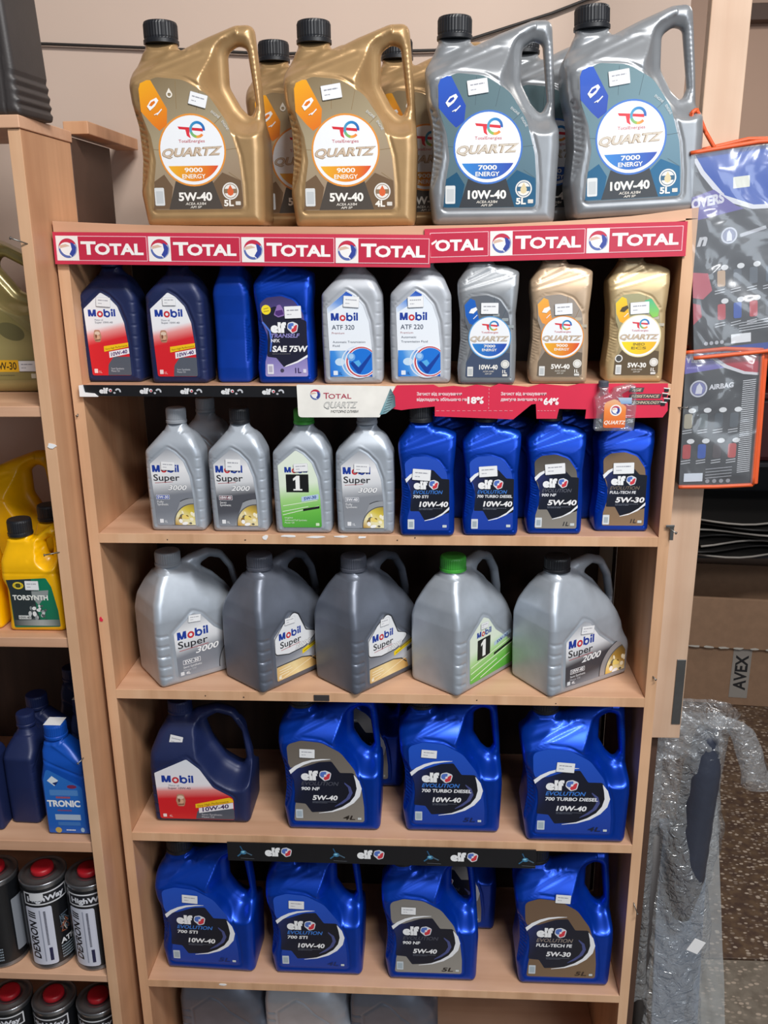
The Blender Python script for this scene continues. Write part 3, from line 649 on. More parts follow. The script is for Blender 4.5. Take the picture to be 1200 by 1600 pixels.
def elf_label1(bgst, name, grade, evo='#3f7fd8', tranself=False, size=None):
    d = Draw(); d.grad(LAB_B, bgst, (.1, -1))
    if tranself:
        d.poly(rounded([(-35, 114, 3), (-33, 100, 6), (-26, 84, 8), (-27, 60, 5), (-29, 44, 3), (-14, 42, 3), (-2, 27, 3), (37, 42, 3), (37, 100, 3), (5, 112, 6), (-12, 124, 8)], 5, 0), '#1c1d33')
        d.poly(ell(-27, 118, 7.5), '#f4dc2e'); d.line((-31, 119), (-23, 121), 1.2, '#a89030'); d.line((-31, 115), (-22, 116.5), 1.2, '#a89030')
        d.poly(rounded([(-15, 110, 2), (-8, 106, 2), (3, 109, 2), (0, 119, 2), (-4, 126, 3), (-9, 125, 3)], 4, 0), '#8d6fb0'); d.poly(rounded([(-13, 111, 2), (-8, 108, 2), (1, 110.5, 2), (-1, 118, 2), (-12, 116, 2)], 4, 0), '#4d2f74')
        d.band([(-35, 98), (-30, 92), (-24, 84), (-22, 70), (-24, 52)], [(-33, 100), (-28, 94), (-21, 85), (-19, 70), (-22, 52)], '#4f74d0')
        d.poly([(-2, 27), (20, 34), (37, 43), (37, 47), (20, 37), (2, 30)], '#f0f0f6')
        elf_mark(d, -21, 83, 14.5); d.text('TRANSELF', -21, 74.5, 6, '#8b83c8', 46, bold=.01, shear=.2, outline=('#b9b3e2', .01)); d.text('NFX', -21, 67, 5, '#e8e8ee', 14, bold=.03)
        d.text('SAE 75W', -20, 52, 9, '#f4f4f6', 58, bold=.035, shear=.15); d.tinylines(-20, 48, (30,), .9, '#777', 2)
        d.rrect(-29, 16, -19, 32, 1.2, '#e4e2ec'); d.rrect(-27, 19, -21, 29, .5, '#b6b2c4'); d.poly(ell(-5, 22, 3), '#46435c'); d.text('1L', 16, 18, 8, '#3a3060', 10, bold=.02); d.rrect(29, 18, 34, 24, .8, '#e0dcf0')
        return d
    dk = rounded([(-35, 101, 2), (-29, 88, 6), (-26, 72, 8), (-28, 45, 2), (-13, 45, 3), (-4, 29, 3), (37, 43, 2), (36.5, 100, 2), (24, 101, 2), (10, 116, 5), (-12, 114, 14), (-28, 106, 8)], 5, 0)
    d.grad(dk, [(0, '#2a3470'), (.3, '#141a2c'), (1, '#12151d')], (1, -.4))
    d.band([(-36, 100), (-28, 108), (-18, 113), (-6, 116)], [(-34, 94), (-26, 103), (-17, 110), (-6, 114.5)], '#eef1f6')
    d.band([(-4, 28), (10, 31), (25, 38), (37, 48)], [(-4, 29), (12, 33.5), (26, 42), (37, 53)], '#eef1f6')
    elf_mark(d, -22, 84, 13.5); d.text('EVOLUTION', -23, 75, 6, evo, 49, shear=.25, bold=.012)
    d.text(name, -23, 68, 4.6, '#e6e8ee', max(24, len(name)*3.6), bold=.03, shear=.1); d.text(grade, -13, 53, 8.6, '#f4f4f6', 48, bold=.035, shear=.15)
    d.tinylines(-13, 49.5, (40, 24), .8, '#6d7382', 1.8)
    d.rrect(-32, 14, -21, 31, 1, '#d8dfe4'); d.rrect(-30, 17, -23, 27, .5, '#a7b4bc')
    if size: d.text(size, 14, 17, 7, size_col, 10, shear=.2)
    d.rrect(26, 17, 33, 21.5, .8, '#cfd8da')
    return d
size_col = '#2a2c34'
def mobil_word(d, x, z, h, w):
    t = w*.065
    d.line((x+t*.6, z), (x+t*.6, z+h), t*1.25, '#1c3c9a'); d.line((x+w*.29-t*.6, z), (x+w*.29-t*.6, z+h), t*1.25, '#1c3c9a')
    d.poly([(x, z+h), (x+t*1.5, z+h), (x+w*.145, z+h*.36), (x+w*.29-t*1.5, z+h), (x+w*.29, z+h), (x+w*.145+t*.5, z), (x+w*.145-t*.5, z)], '#1c3c9a')
    d.ring(x+w*.435, z+h*.34, w*.052, w*.112, '#c8323c', n=24)
    d.line((x+w*.60, z), (x+w*.60, z+h*1.05), t, '#1c3c9a'); d.ring(x+w*.695, z+h*.34, w*.055, w*.115, '#1c3c9a', n=24)
    d.line((x+w*.875, z), (x+w*.875, z+h*.70), t, '#1c3c9a'); d.poly(ell(x+w*.875, z+h*.93, t*.62, None, 12), '#1c3c9a'); d.line((x+w*.965, z), (x+w*.965, z+h*1.05), t, '#1c3c9a')
def piston_sketch(d, x, z, k):
    d.poly(rounded([(x-3*k, z-6*k, 2*k), (x+3*k, z-6*k, 2*k), (x+4.5*k, z, 2*k), (x+3*k, z+7*k, 2*k), (x-3*k, z+7*k, 2*k), (x-4.5*k, z, 2*k)], 4, 0), '#b98a70')
    d.poly(ell(x, z+3.4*k, 3*k, 2*k), '#e0c8b4'); d.poly(ell(x+.5*k, z-1*k, 2*k, 2.2*k), '#d9a98a'); d.poly(ell(x-1.5*k, z+.2*k, 1*k, 2*k), '#7c4a3a'); d.line((x-3*k, z-4.4*k), (x+3*k, z-3.6*k), .8*k, '#6e4436')
def navy_label(big=False):
    lab = LAB_D if big else LAB_C; d = Draw()
    if big:
        d.grad(lab, [(0, '#c81c24'), (.38, '#d2222a'), (.5, '#e58a86'), (.58, '#eceaf0'), (1, '#dfe6f0')], (-.05, 1))
        mobil_word(d, -71, 92, 15, 62); d.text('Motor oil', -58, 83.5, 4, '#6a7080', 20, bold=.0); d.text('Super 10W-40', -60, 77.5, 4.4, '#4a5060', 44, bold=.005)
        piston_sketch(d, -37, 52, 2.1)
        d.poly(rounded([(-10, 12, 1), (66, 12, 4), (66, 36, 4), (10, 38, 10), (-6, 30, 10)], 4, 0), '#505764')
        d.poly([(-9, 36), (66, 51), (64, 58), (58, 61), (-9, 45)], '#f3c41a'); d.text('Very High Performance', -6, 38.4, 4.6, '#7a5a14', 62, bold=.01, slope=.19)
        d.poly([(-3, 25), (65, 37), (65, 50), (-3, 36)], '#e8e8ee'); d.text('10W-40', 4, 28.5, 8.6, '#3a1f58', 52, bold=.03, slope=.18)
        d.text('Semi Synthetic', 2, 20, 4, '#c6cad2', 40, bold=0); d.text('Motor Oil', 2, 14.5, 4, '#c6cad2', 24, bold=0)
        d.rrect(-74, 15, -67, 22, 1, '#e9dcdc'); d.text('4L', -62, 15, 5, '#e9b0b0', 7)
    else:
        d.grad(lab, [(0, '#d3202a'), (.46, '#d8242e'), (.56, '#ea9a98'), (.63, '#eef0f5'), (1, '#eef1f6')], (-.22, 1))
        mobil_word(d, -32, 108, 11, 46); d.text('Motor oil', -22, 101, 3, '#6a7080', 14, bold=0); d.text('Super 10W-40', -22, 97, 3, '#4a5060', 30, bold=.0)
        piston_sketch(d, -20, 76, 1.5)
        d.poly(rounded([(-8, 12.5, 1), (32, 12.5, 3), (32, 43, 2), (4, 43, 6), (-6, 30, 10)], 4, 0), '#565c68')
        d.poly([(-11, 51), (30.5, 59), (31, 66), (-11, 60)], '#f3c41a'); d.text('Very High Performance', -9, 53.5, 3.2, '#7a5a14', 38, bold=.01, slope=.17)
        d.poly([(-3, 41), (31.5, 48), (31, 57), (-3, 51)], '#eceaf0'); d.text('10W-40', 0, 43.6, 5.8, '#4a2368', 28, bold=.03, slope=.19)
        d.text('Semi Synthetic', -2, 22, 3, '#c6cad2', 22, bold=0); d.text('Motor Oil', -2, 18, 3, '#c6cad2', 14, bold=0)
        d.rrect(-31, 16, -25, 23, 1, '#f0d6d6'); d.text('1L', -23, 16, 4, '#eeb4b4', 5)
    return d
def atf_label(num):
    d = Draw(); d.grad(LAB_C, [(0, '#eef2f8'), (.85, '#e6eef8'), (1, '#d6e4f4')], (0, 1))
    d.grad([(-38.5, 120.5), (-8, 145.5), (2, 140), (-2, 133), (-18, 124), (-38, 112)], [(0, '#dfeaf6'), (.5, '#6f9ade'), (1, '#1d4fb8')], (.5, 1))
    mobil_word(d, -33, 101, 11.5, 43); d.text('ATF '+num, -32, 87, 7.2, '#4c5568', 36, bold=.01); d.text('Premium', -32, 80, 3.2, '#b0787c', 20, bold=0)
    d.text('Automatic Transmission' if num == '320' else 'Automatic', -31, 66 if num == '320' else 73, 3.4, '#50586a', 52 if num == '320' else 24, bold=.0); d.text('Fluid' if num == '320' else 'Transmission Fluid', -31, 60 if num == '320' else 66, 3.4, '#50586a', 11 if num == '320' else 42, bold=0)
    d.grad([(-36, 12.5), (31.5, 12.5), (31.2, 54), (-36, 54)], [(0, '#1d6bd2'), (.25, '#3f8fe0'), (.42, '#9cc8ee'), (.55, '#1a62cc'), (1, '#0f55c4')], (1, .35))
    d.poly(ell(-20, 36, 8, 6), '#c9e0f4'); d.band(ell(10, 36, 28, 26, 30, 95, 300), ell(10, 36, 26, 24, 30, 95, 300), '#d9e4f4'); 
    d.clip = halfplanes([(-36, 12.5), (32, 12.5), (31.2, 64), (-36, 64)])
    d.poly(ell(14, 36, 26, 25.5), '#f0f2f8'); d.poly(ell(14.5, 36, 24.6, 24), '#c4444e'); d.poly(ell(15, 36, 22.6, 22), '#e8eef8'); d.poly(ell(15.5, 36.5, 21.4, 21), '#1a74d8')
    d.clip = None
    d.poly(ell(-2, 44, 6.5), '#6fa8e6'); d.poly(ell(-2, 45, 4), '#a9cdf2'); d.poly([(-4, 34), (8, 18), (12, 17), (30, 44), (30, 50), (10, 27), (0, 37)], '#0f3f9c'); d.poly([(2, 36), (9, 28), (14, 33), (10, 39)], '#58aee8')
    d.rrect(-31, 15, -24, 22, 1, '#dfe9f6'); d.text('1L', -22, 15.5, 4.4, '#173a80', 5, bold=.02)
    return d
def super_art(d, x, z, r, silver, goldst, clip):
    d.clip = halfplanes(clip); d.poly(ell(x, z, r, None, 48), '#3a3c40'); d.poly(ell(x, z, r*.97, None, 48), silver, 1); d.poly(ell(x, z, r*.78, None, 48), '#5c5f64')
    d.grad(ell(x, z, r*.74, None, 48), goldst, (.6, 1)); rnd = random.Random(3)
    for i in range(16):
        a, q = rnd.uniform(70, 200), rnd.uniform(.1, .6)*r; px, pz = x+q*math.cos(math.radians(a)), z+q*math.sin(math.radians(a))
        d.poly(ell(px, pz, r*.09*rnd.uniform(.5, 1.6), r*.05*rnd.uniform(.6, 1.6), 10, rot=rnd.uniform(0, 180)), rnd.choice(['#fdf6d8', '#8a6a2a', '#f6dc7a', '#6d6a60', '#ffffff']))
    d.clip = None
def super_label(num, grade, dark, gradecol, big=False, kind=0):
    lab = LAB_E if big else LAB_C; d = Draw()
    k, ox, oz = (1.62, 1, -6) if big else (1, 0, 0)
    if big: k = 1.45; ox, oz = -7.5, -13
    g = [(0, '#9aa0aa'), (.22, dark), (.42, dark), (.58, '#d8dbe0'), (.75, '#eff0f3'), (1, '#9ea3ac')] if not dark == '' else []
    d.grad(lab, g, (-.12, 1), n=24)
    X = lambda x: x*k+ox
    Z = lambda z: z*k*(.86 if big else 1)+oz+(4 if big else 0)
    if big:
        mobil_word(d, -57, 88, 15, 60); d.text('Super', -57, 71, 13.5, '#2b2c32', 58, bold=.012); d.line((-55, 66), (2, 68), 1.1, '#b0484c')
        d.text(num, -24, 54, 11.5, '#f2f3f5', 46, shear=.25, bold=.02, outline=('#6f747c', .035), slope=.03)
        d.rrect(-50, 37, -16, 46, 1, '#e8e8ec'); d.rrect(-49, 38, -17, 45, .8, gradecol); d.text(grade, -47, 39, 5.4, '#f2f2f4', 28, bold=.03)
        d.text('Semi Synthetic', -50, 30, 4, '#e0e2e6', 36, bold=.01); d.text('Motor Oil', -50, 24, 4, '#c6c9d0', 24, bold=0); d.rrect(-56, 17, -49, 24, 1, '#dcdfe4'); d.text('4L', -46, 17.5, 5, '#e6e6ea', 9, bold=.03)
        super_art(d, 82, 18, 62, '#b6bac0', [(0, '#e3b43c'), (.35, '#f2e2a8'), (.6, '#b08a3c'), (1, '#6d5a34')], [(-60, 14.5), (83.5, 14.5), (83.5, 52), (70, 71), (40, 83), (-60, 104)])
    else:
        mobil_word(d, -36, 106, 12, 46); d.text('Super', -35, 91, 11, '#2b2c32', 45, bold=.012); d.line((-33, 87), (-2, 89), .8, '#b0484c')
        d.text(num, -11, 74.5, 8.5, '#f4f5f7', 32, shear=.25, bold=.02, outline=('#6f747c', .035))
        d.rrect(-33, 58, -10, 66, 1.2, '#e6e8ee'); d.rrect(-32.4, 58.6, -10.6, 65.4, 1, gradecol); d.text(grade, -31, 60, 4.4, '#f2f2f6', 19, bold=.03)
        d.text('Semi' if kind else 'Fully', -32, 52, 3.6, '#e6e7ea', 11, bold=.01); d.text('Synthetic', -32, 47.4, 3.6, '#e6e7ea', 19, bold=.01); d.rrect(-30, 16, -23.5, 23, 1, '#eceef2'); d.text('1L', -21, 16.5, 4, '#eceef2', 4.5, bold=.02)
        super_art(d, 30, 16, 45, '#c2c6cc', [(0, '#c9962c'), (.4, '#f3e6b4'), (.7, '#d8b64a'), (1, '#7c6a44')] if kind else [(0, '#b98a20'), (.35, '#f6efc0'), (.7, '#dcc74a'), (1, '#a89040')], [(-35, 12.5), (31.8, 12.5), (30.5, 62), (26, 100), (10, 60), (-35, 60)])
    return d
def super_label_b():      # four litre: silver label split by a wave, yellow flag, gold corner
    d = Draw(); d.grad(LAB_E, [(0, '#8e939c'), (.3, '#c2c5cb'), (.45, '#8f949e'), (.6, '#6f7580'), (.8, '#b9bcc4'), (1, '#b2b5bc')], (-.3, 1), n=24)
    d.poly(rounded([(-62, 66, 8), (-30, 58, 10), (10, 60, 16), (44, 82, 10), (14, 94, 6), (-3, 131, 6), (-15, 138, 10), (-40, 122, 6), (-62, 98, 6)], 6, 0), '#2f3136'); d.poly(rounded([(-61, 68, 8), (-30, 60, 10), (9, 62, 16), (42, 82, 10), (12, 93, 6), (-5, 129, 6), (-15, 136, 10), (-40, 120, 6), (-61, 97, 6)], 6, 0), '#e9ecf0')
    mobil_word(d, -52, 92, 13, 52); d.text('Super', -50, 76, 12, '#2b2c32', 50, bold=.012); d.line((-48, 72), (-2, 74), 1, '#b0484c'); d.text('3000', -15, 63, 9, '#f4f4f4', 38, shear=.25, bold=.02, outline=('#7d828a', .035), slope=.05)
    d.poly([(2, 48), (66, 66), (68, 74), (2, 57)], '#f0d21c'); d.line((6, 52.5), (50, 64.5), 1.2, '#6f6010'); d.poly([(36, 46), (72, 55), (72, 62), (36, 54)], '#444a52'); d.line((18, 60), (64, 74), 4, '#8a7c40')
    d.grad(rounded([(-60, 14.5, 3), (40, 14.5, 2), (34, 34, 12), (0, 42, 16), (-60, 42, 3)], 6, 0), [(0, '#d9b06c'), (.5, '#f0dca4'), (1, '#c89446')], (1, .5)); d.band([(-60, 44), (0, 43.5), (22, 38), (36, 26)], [(-60, 42), (0, 41.5), (21, 36), (34, 25)], '#2f3136')
    for i, wd in enumerate((26, 30, 22)): d.line((-54, 34-i*5), (-54+wd, 34-i*5+1), 1.1, '#fbf3dc')
    d.rrect(-56, 17, -50, 23, .8, '#f4ead0'); d.line((-50, 16), (36, 36), .8, '#fff6dc')
    return d
def one_label(big=False):
    lab = LAB_E if big else LAB_C; d = Draw()
    d.grad(lab, [(0, '#4fa53e'), (.22, '#6cc04c'), (.42, '#a9da8c'), (.58, '#e2f0dc'), (1, '#e6efe2')], (-.15, 1), n=20)
    if big:
        mobil_word(d, -42, 98, 10.5, 42); d.poly([(-40, 54), (-2, 54), (-2, 93), (-40, 93)], '#17191a'); d.poly([(-25, 58), (-16, 58), (-16, 90), (-22, 90), (-30, 84), (-30, 79), (-25, 82)], '#f4f6f4')
        for i, (a, b) in enumerate((((-58, 46), (60, 66)), ((-58, 34), (70, 56)), ((-58, 22), (20, 38)), ((-30, 18), (60, 36)))): d.line(a, b, 1.6, '#f2fbe8')
        d.poly([(10, 66), (64, 76), (60, 84), (10, 74)], '#b9cfe4'); d.text('5W-30', 18, 68, 5.5, '#223a80', 34, bold=.03, slope=.18); d.poly([(10, 48), (72, 58), (72, 63), (10, 53)], '#1d1f20')
    else:
        mobil_word(d, -28, 108, 9.5, 38); d.poly([(-26, 74), (12, 74), (12, 105), (-26, 105)], '#17191a'); d.poly([(-10, 77), (-3, 77), (-3, 102.5), (-8, 102.5), (-14, 97.5), (-14, 93.5), (-10, 96)], '#f4f6f4'); d.line((-14, 78.3), (1, 78.3), 2.6, '#f4f6f4')
        d.poly([(-1, 57), (28, 62), (28, 71), (-1, 66)], '#b9d0ea'); d.text('5W-30', 3, 60, 5, '#26449a', 21, bold=.03, slope=.17)
        for a, b in (((-33, 50), (26, 60)), ((-34, 34), (28, 50)), ((-34, 40), (10, 49))): d.line(a, b, 1.1, '#e8f6dc')
        d.poly([(1, 41), (29, 46), (29, 50), (1, 45)], '#1d1f20'); d.text('engine', -31, 28, 3, '#e8f2e0', 14, bold=0); d.text('Advanced Full Synthetic', -31, 23.4, 3, '#e8f2e0', 38, bold=0); d.text('Motor Oil', -31, 19, 3, '#e8f2e0', 16, bold=0); d.rrect(22, 15, 28, 20, .8, '#d6ecc8')
    return d
# ---- little price sticker
def sticker(wd, ht, seed):
    rnd = random.Random(seed); d = Draw(); d.rrect(-wd/2, -ht/2, wd/2, ht/2, 1.2, '#b9bcc2'); d.rrect(-wd/2+.4, -ht/2+.4, wd/2-.4, ht/2-.4, 1, '#eff1f4')
    d.tinylines(-wd*.36, ht*.12, (wd*.72,), ht*.09, '#9a9ca6', 2); d.tinylines(-wd*.36, -ht*.2, (wd*.3,), ht*.07, '#a9abb4', 2); return d
def put_bottle(name, kind, label, loc, yaw=0, capm='black', art=None, H=29, cap=True, st=None, scale=(1, 1, 1), group=None, tilt=0, cat='bottle'):
    t = thing(name, label, cat, loc, (0, math.radians(tilt), math.radians(yaw)), group, scale)
    if kind in ('gold', 'grey5', 'blue5'): cb, hh, cn = CAP_A, 55, 'cap'
    elif kind in ('navy4', 'silver4', 'steel4'): cb, hh, cn = CAP_D, 57, 'cap'
    elif kind in ('silver1', 'navy1', 'atf1'): cb, hh, cn = CAP_C, 30, 'cap'
    else: cb, hh, cn = CAP_B, 29, 'cap'
    link('body', BOD[kind], t); 
    if cap: link('cap', cap_of(cb, M[capm]), t)
    if art is not None:
        me = art if isinstance(art, bpy.types.Mesh) else art.mesh('label', -(hh+.25)*.001)
        link('label', me, t)
    if st:
        x, z, wd, ht, rot = st[:5]; d = sticker(wd, ht, int(abs(x*13+z)))
        o = link('price_sticker', d.mesh('price_sticker', 0), t, (x*.001, -(hh+(st[5] if len(st) > 5 else 2.1))*.001, z*.001), (0, -math.radians(rot), 0))
    return t
# ================================================================== the room
def struct(o): o['kind'] = 'structure'; return o
struct(box('wall_back', M['wall'], -2.2, .56, .40, .46, -1.72, 1.4, bev=0))
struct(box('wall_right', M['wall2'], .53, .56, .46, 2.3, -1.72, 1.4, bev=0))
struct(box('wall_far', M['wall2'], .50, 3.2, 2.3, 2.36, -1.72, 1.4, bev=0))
fl = bpy.data.objects.new('floor', None); COL.objects.link(fl); fl['kind'] = 'structure'
box('screed', M['dgrey'], -2.2, 3.2, -2.6, 2.3, -1.80, -1.733, fl, 0)
for x0, x1, y0, y1, m in ((-.76, .53, -.86, .437, 'terr2'), (.536, 1.83, -.86, .437, 'terr2'), (.565, 1.83, .443, 2.29, 'terr'), (1.836, 3.1, .443, 2.29, 'terr'), (1.836, 3.1, -.86, .437, 'terr2')):
    o = box('tile', M[m], x0, x1, y0, y1, -1.733, -1.72, fl, .0015)
# ================================================================== main shelving case
case = thing('shelving_case', 'tall beech laminate shelving case in the middle holding rows of oil bottles', 'shelf', (0, .15, -1.72))
def cbox(name, mat, *a, f=None, bev=.0012):
    x0, x1, y0, y1, z0, z1 = a; return box(name, M[mat], x0, x1, y0-.15, y1-.15, z0+1.72, z1+1.72, case, bev, f)
cbox('side_panel', 'panel', -.493, -.475, .0015, .30, -1.72, .046); cbox('side_panel', 'panel', .475, .493, .0015, .30, -1.72, .058)
cbox('edge_band', 'edge', -.4932, -.4748, 0, .0015, -1.72, .046, bev=.0004); cbox('edge_band', 'edge', .4748, .4932, 0, .0015, -1.72, .058, bev=.0004)
def topz(x):
    return float(np.interp(x, [-.5, -.36, -.26, -.02, .19, .30, .40, .5], [.066, .0585, .0555, .0515, .0525, .0565, .0625, .074]))
bm = bmesh.new(); N = 40
for k in range(N+1):
    x = -.493+.986*k/N; z = topz(x)+1.72
    for y in (0.0, .32):
        for dz in (0, -.016): bm.verts.new((x, y-.15, z+dz))
bm.verts.ensure_lookup_table(); V_ = bm.verts
for k in range(N):
    a, b = 4*k, 4*k+4
    for q in ((a, b, b+2, a+2), (a+1, a+3, b+3, b+1), (a, a+1, b+1, b), (a+2, b+2, b+3, a+3)): bm.faces.new([V_[i] for i in q])
bm.faces.new([V_[i] for i in (0, 2, 3, 1)]); bm.faces.new([V_[4*N+i] for i in (0, 1, 3, 2)])
link('top_board', mesh_of('top_board', bm, M['shelf']), case)
SH = [(-.190, -.208), (-.445, -.462), (-.744, -.762), (-1.050, -1.068), (-1.403, -1.420), (-1.700, -1.717)]
for zt, zb in SH: cbox('shelf', 'shelf', -.4748, .4748, .001, .30, zb, zt)
for zt, zb in SH: cbox('shelf_edge_band', 'edge', -.4747, .4747, -.0003, .001, zb, zt, bev=.0003)
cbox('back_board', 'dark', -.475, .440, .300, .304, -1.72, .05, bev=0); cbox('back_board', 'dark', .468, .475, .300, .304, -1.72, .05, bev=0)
cbox('lit_wall_strip', 'pale', .436, .472, .306, .32, -1.72, .05)  # strip behind the board gap, its paleness stands in for lit wall
# chipped spots on the edges of the boards
def flake(name, parent, x, y, z, w_, h_, mat, seed):
    rnd = random.Random(seed); bm = bmesh.new(); n = 9; vs = []
    for i in range(n):
        a = 2*PI*i/n; k = rnd.uniform(.55, 1.0); vs.append((x+w_/2*k*math.cos(a), z+h_/2*k*math.sin(a)))
    f = [bm.verts.new((p[0], y, p[1])) for p in vs]; b = [bm.verts.new((p[0], y+.0008, p[1])) for p in vs]
    bm.faces.new(f); bm.faces.new(b[::-1])
    for i in range(n): bm.faces.new((f[i], b[i], b[(i+1) % n], f[(i+1) % n]))
    return link(name, mesh_of(name, bm, mat), parent)
flake('chipped_spot', case, -.185, -.1512, 1.72-.450, .014, .010, M['paper'], 1)
for i, (x, w_) in enumerate(((-.145, .03), (-.10, .04), (-.055, .035), (-.02, .02))): flake('chipped_spot', case, x, -.1509, 1.72-.4475-.001*(i % 2), w_, .005, M['paper'], 5+i)
flake('chipped_spot', case, -.32, -.1509, 1.72-1.4085, .028, .006, M['paper'], 31)
for i, (x, z) in enumerate(((.04, -.4535), (.07, -.449), (-.22, -.455), (-.355, -.4555), (-.31, -.7535), (-.24, -.7555), (.18, -.7535), (.32, -.7575))): flake('pin_hole', case, x, -.1507, 1.72+z, .0032, .003, M['rubber'], i)
c_ = box('metal_clip', M['dgrey'], -.112, -.084, -.1525, -.150, 1.72-.759, 1.72-.748, case, .0006)
# nails left in the uprights
def nail(label, p, q):
    t = thing('nail', label, 'nail', p); d = Vector(q)-Vector(p)
    tube('shank', M['steelnail'], [(0, .004, 0), tuple(d)], .0011, t, 6); tube('head', M['steelnail'], [tuple(d*.96), tuple(d*1.02)], .0024, t, 8)
nail('bent nail in the right edge of the case beside the blue bottle row', (.484, 0, -.425), (.498, -.018, -.432))
nail('nail near the foot of the right case edge above the lowest board', (.485, 0, -1.175), (.492, -.012, -1.195))
nail('thin nail at the end of the red printed card', (.485, 0, -.228), (.500, -.012, -.226))
nail('small nail in the right upright beside the large grey jugs', (.484, 0, -.70), (.489, -.008, -.704))

# ================================================================== left shelving case
lc = thing('shelving_case', 'left beech shelving case with yellow jugs and cans, partly out of frame', 'shelf', (-.9, 0, -1.72))
def shear(x, y, z): return (x-.0075*max(0, .3-(z-1.72))*1.0, y, z)
def lbox(name, mat, x0, x1, y0, y1, z0, z1, bev=.0012, f=shear): 
    bm = bmesh.new(); box_bm(bm, x0+.9, x1+.9, y0, y1, z0+1.72, z1+1.72, bev)
    for v in bm.verts: v.co = Vector((v.co.x-.0075*(.2-(v.co.z-1.72)), v.co.y, v.co.z))
    return link(name, mesh_of(name, bm, M[mat]), lc)
lbox('side_panel', 'panel', -.514, -.496, -.068, .115, -1.72, .190); lbox('edge_band', 'edge', -.5142, -.4958, -.070, -.068, -1.72, .190, .0004)
lbox('side_panel', 'panel', -1.30, -1.282, -.07, .115, -1.72, .190)
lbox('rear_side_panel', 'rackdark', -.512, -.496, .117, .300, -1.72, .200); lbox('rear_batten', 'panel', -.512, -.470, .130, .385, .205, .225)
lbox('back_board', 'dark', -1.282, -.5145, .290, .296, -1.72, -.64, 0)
lbox('top_board', 'shelf', -1.30, -.494, -.074, .118, .1905, .208)
LS = [(-.213, -.230), (-.612, -.630), (-1.024, -1.046), (-1.33, -1.346), (-1.66, -1.677)]
for zt, zb in LS: lbox('shelf', 'shelf', -1.282, -.5145, -.066, .29, zb, zt)
def lx(x, z): return x-.0075*(.2-z)
nail('nail in the left upright above the printed black strip', (-.502, -.070, .03), (-.522, -.088, .040))
nail('silver pin beside the left end of the black strip', (-.487, 0, -.236), (-.487, -.005, -.240))
nail('nail poking over the yellow bottle from the left upright', (lx(-.506, -.46), -.070, -.455), (lx(-.530, -.46), -.085, -.455))
nail('nail in the left upright beside the bright blue bottle', (lx(-.509, -.85), -.070, -.842), (lx(-.516, -.85), -.084, -.846))
flake('tape_scrap', lc, .394, -.0712, 1.72-.2755, .019, .011, M['paper'], 77)
flake('pink_mark', case, -.487, -.1512, 1.72-.606, .008, .012, M['redcard'], 78)

# ================================================================== price-rail strips
def plate(name, mat, outline, th, parent, y):
    bm = bmesh.new(); P = [(p[0]*.001, p[1]*.001) for p in outline]
    f = [bm.verts.new((p[0], y, p[1])) for p in P]; b = [bm.verts.new((p[0], y+th, p[1])) for p in P]; n = len(P)
    bm.faces.new(f); bm.faces.new(b[::-1])
    for i in range(n): bm.faces.new((f[i], b[i], b[(i+1) % n], f[(i+1) % n]))
    return link(name, mesh_of(name, bm, mat), parent)
def total_tile(d, x0, x1, z0, z1, logo=True, first=True):
    h = z1-z0; lw = h*.95
    d.rrect(x0, z0, x1, z1, .4, '#f0c8cf'); d.rrect(x0+.9, z0+.9, x1-.9, z1-.9, .2, '#c22b48')
    if logo:
        d.rrect(x0+.9, z0, x0+lw, z1, .3, '#f1ece9'); roundel(d, x0+lw*.52, (z0+z1)/2, h*.40)
    xs = x0+(lw+4 if logo else 12); W_ = x1-5-xs
    if logo: d.text('T', xs, z0+h*.27, h*.5, '#f5f2f0', W_*.24, bold=.035); d.text('OTAL', xs+W_*.22, z0+h*.27, h*.42, '#f5f2f0', W_*.77, bold=.04)
    else: d.poly([(x0+2, z1-15), (x0+10, z1-10), (x0+11, z1-13), (x0+3, z1-18)], '#f5f2f0'); d.text('OTAL', x0+8, z0+h*.27, h*.42, '#f5f2f0', x1-x0-16, bold=.04)
st = thing('shelf_strip', 'left red printed strip with four round emblems along the top board', 'sign', (-.200, -.004, .020), (0, math.radians(1.05), 0))
plate('strip_card', M['redcard2'], [(-292, -24), (294, -24), (294, 24), (-292, 24)], .003, st, -.0045)
d = Draw()
for k in range(4): total_tile(d, -288+k*145.5, -288+k*145.5+143.5, -18.5, 18.5)
link('printing', d.mesh('printing', -.0047), st)
st = thing('shelf_strip', 'right red printed strip, its first letter hidden under the left strip', 'sign', (.285, -.001, .0255), (0, math.radians(-.95), 0))
plate('strip_card', M['redcard2'], [(-200, -25), (193, -25), (193, 25), (-200, 25)], .0025, st, -.003)
d = Draw(); total_tile(d, -192, -103, -17, 19, logo=False); total_tile(d, -101, 42, -17, 19); total_tile(d, 44, 187, -17, 19)
link('printing', d.mesh('printing', -.0032), st)
st = thing('shelf_strip', 'narrow black printed strip with five small white words below the top bottle row', 'sign', (-.297, -.002, -.1985), (0, math.radians(.45), 0))
plate('strip_card', M['blackcard'], [(-178, -9.5), (180, -9.5), (180, 8.5), (-178, 8.5)], .002, st, -.003)
plate('curled_end', M['paper'], [(-180, -10), (-150, -10), (-156, -5), (-172, -3.5), (-174, 9), (-180, 8)], .004, st, -.007)
d = Draw(); 
for k in range(5):
    x = -148+k*67; d.text('elf', x, -4.5, 8.2, '#e6e7ea', 15, bold=.06); d.poly(ell(x+18.5, 0, 2.8), '#dcdfe6'); d.poly(ell(x+19, -.6, 1.6), '#c83a48'); d.poly(ell(x+25, -4, 2, 1.6), '#b9bcc4'); d.ring(x+31, -1.5, 2.4, 5, '#c6c9d0', -20, 160)
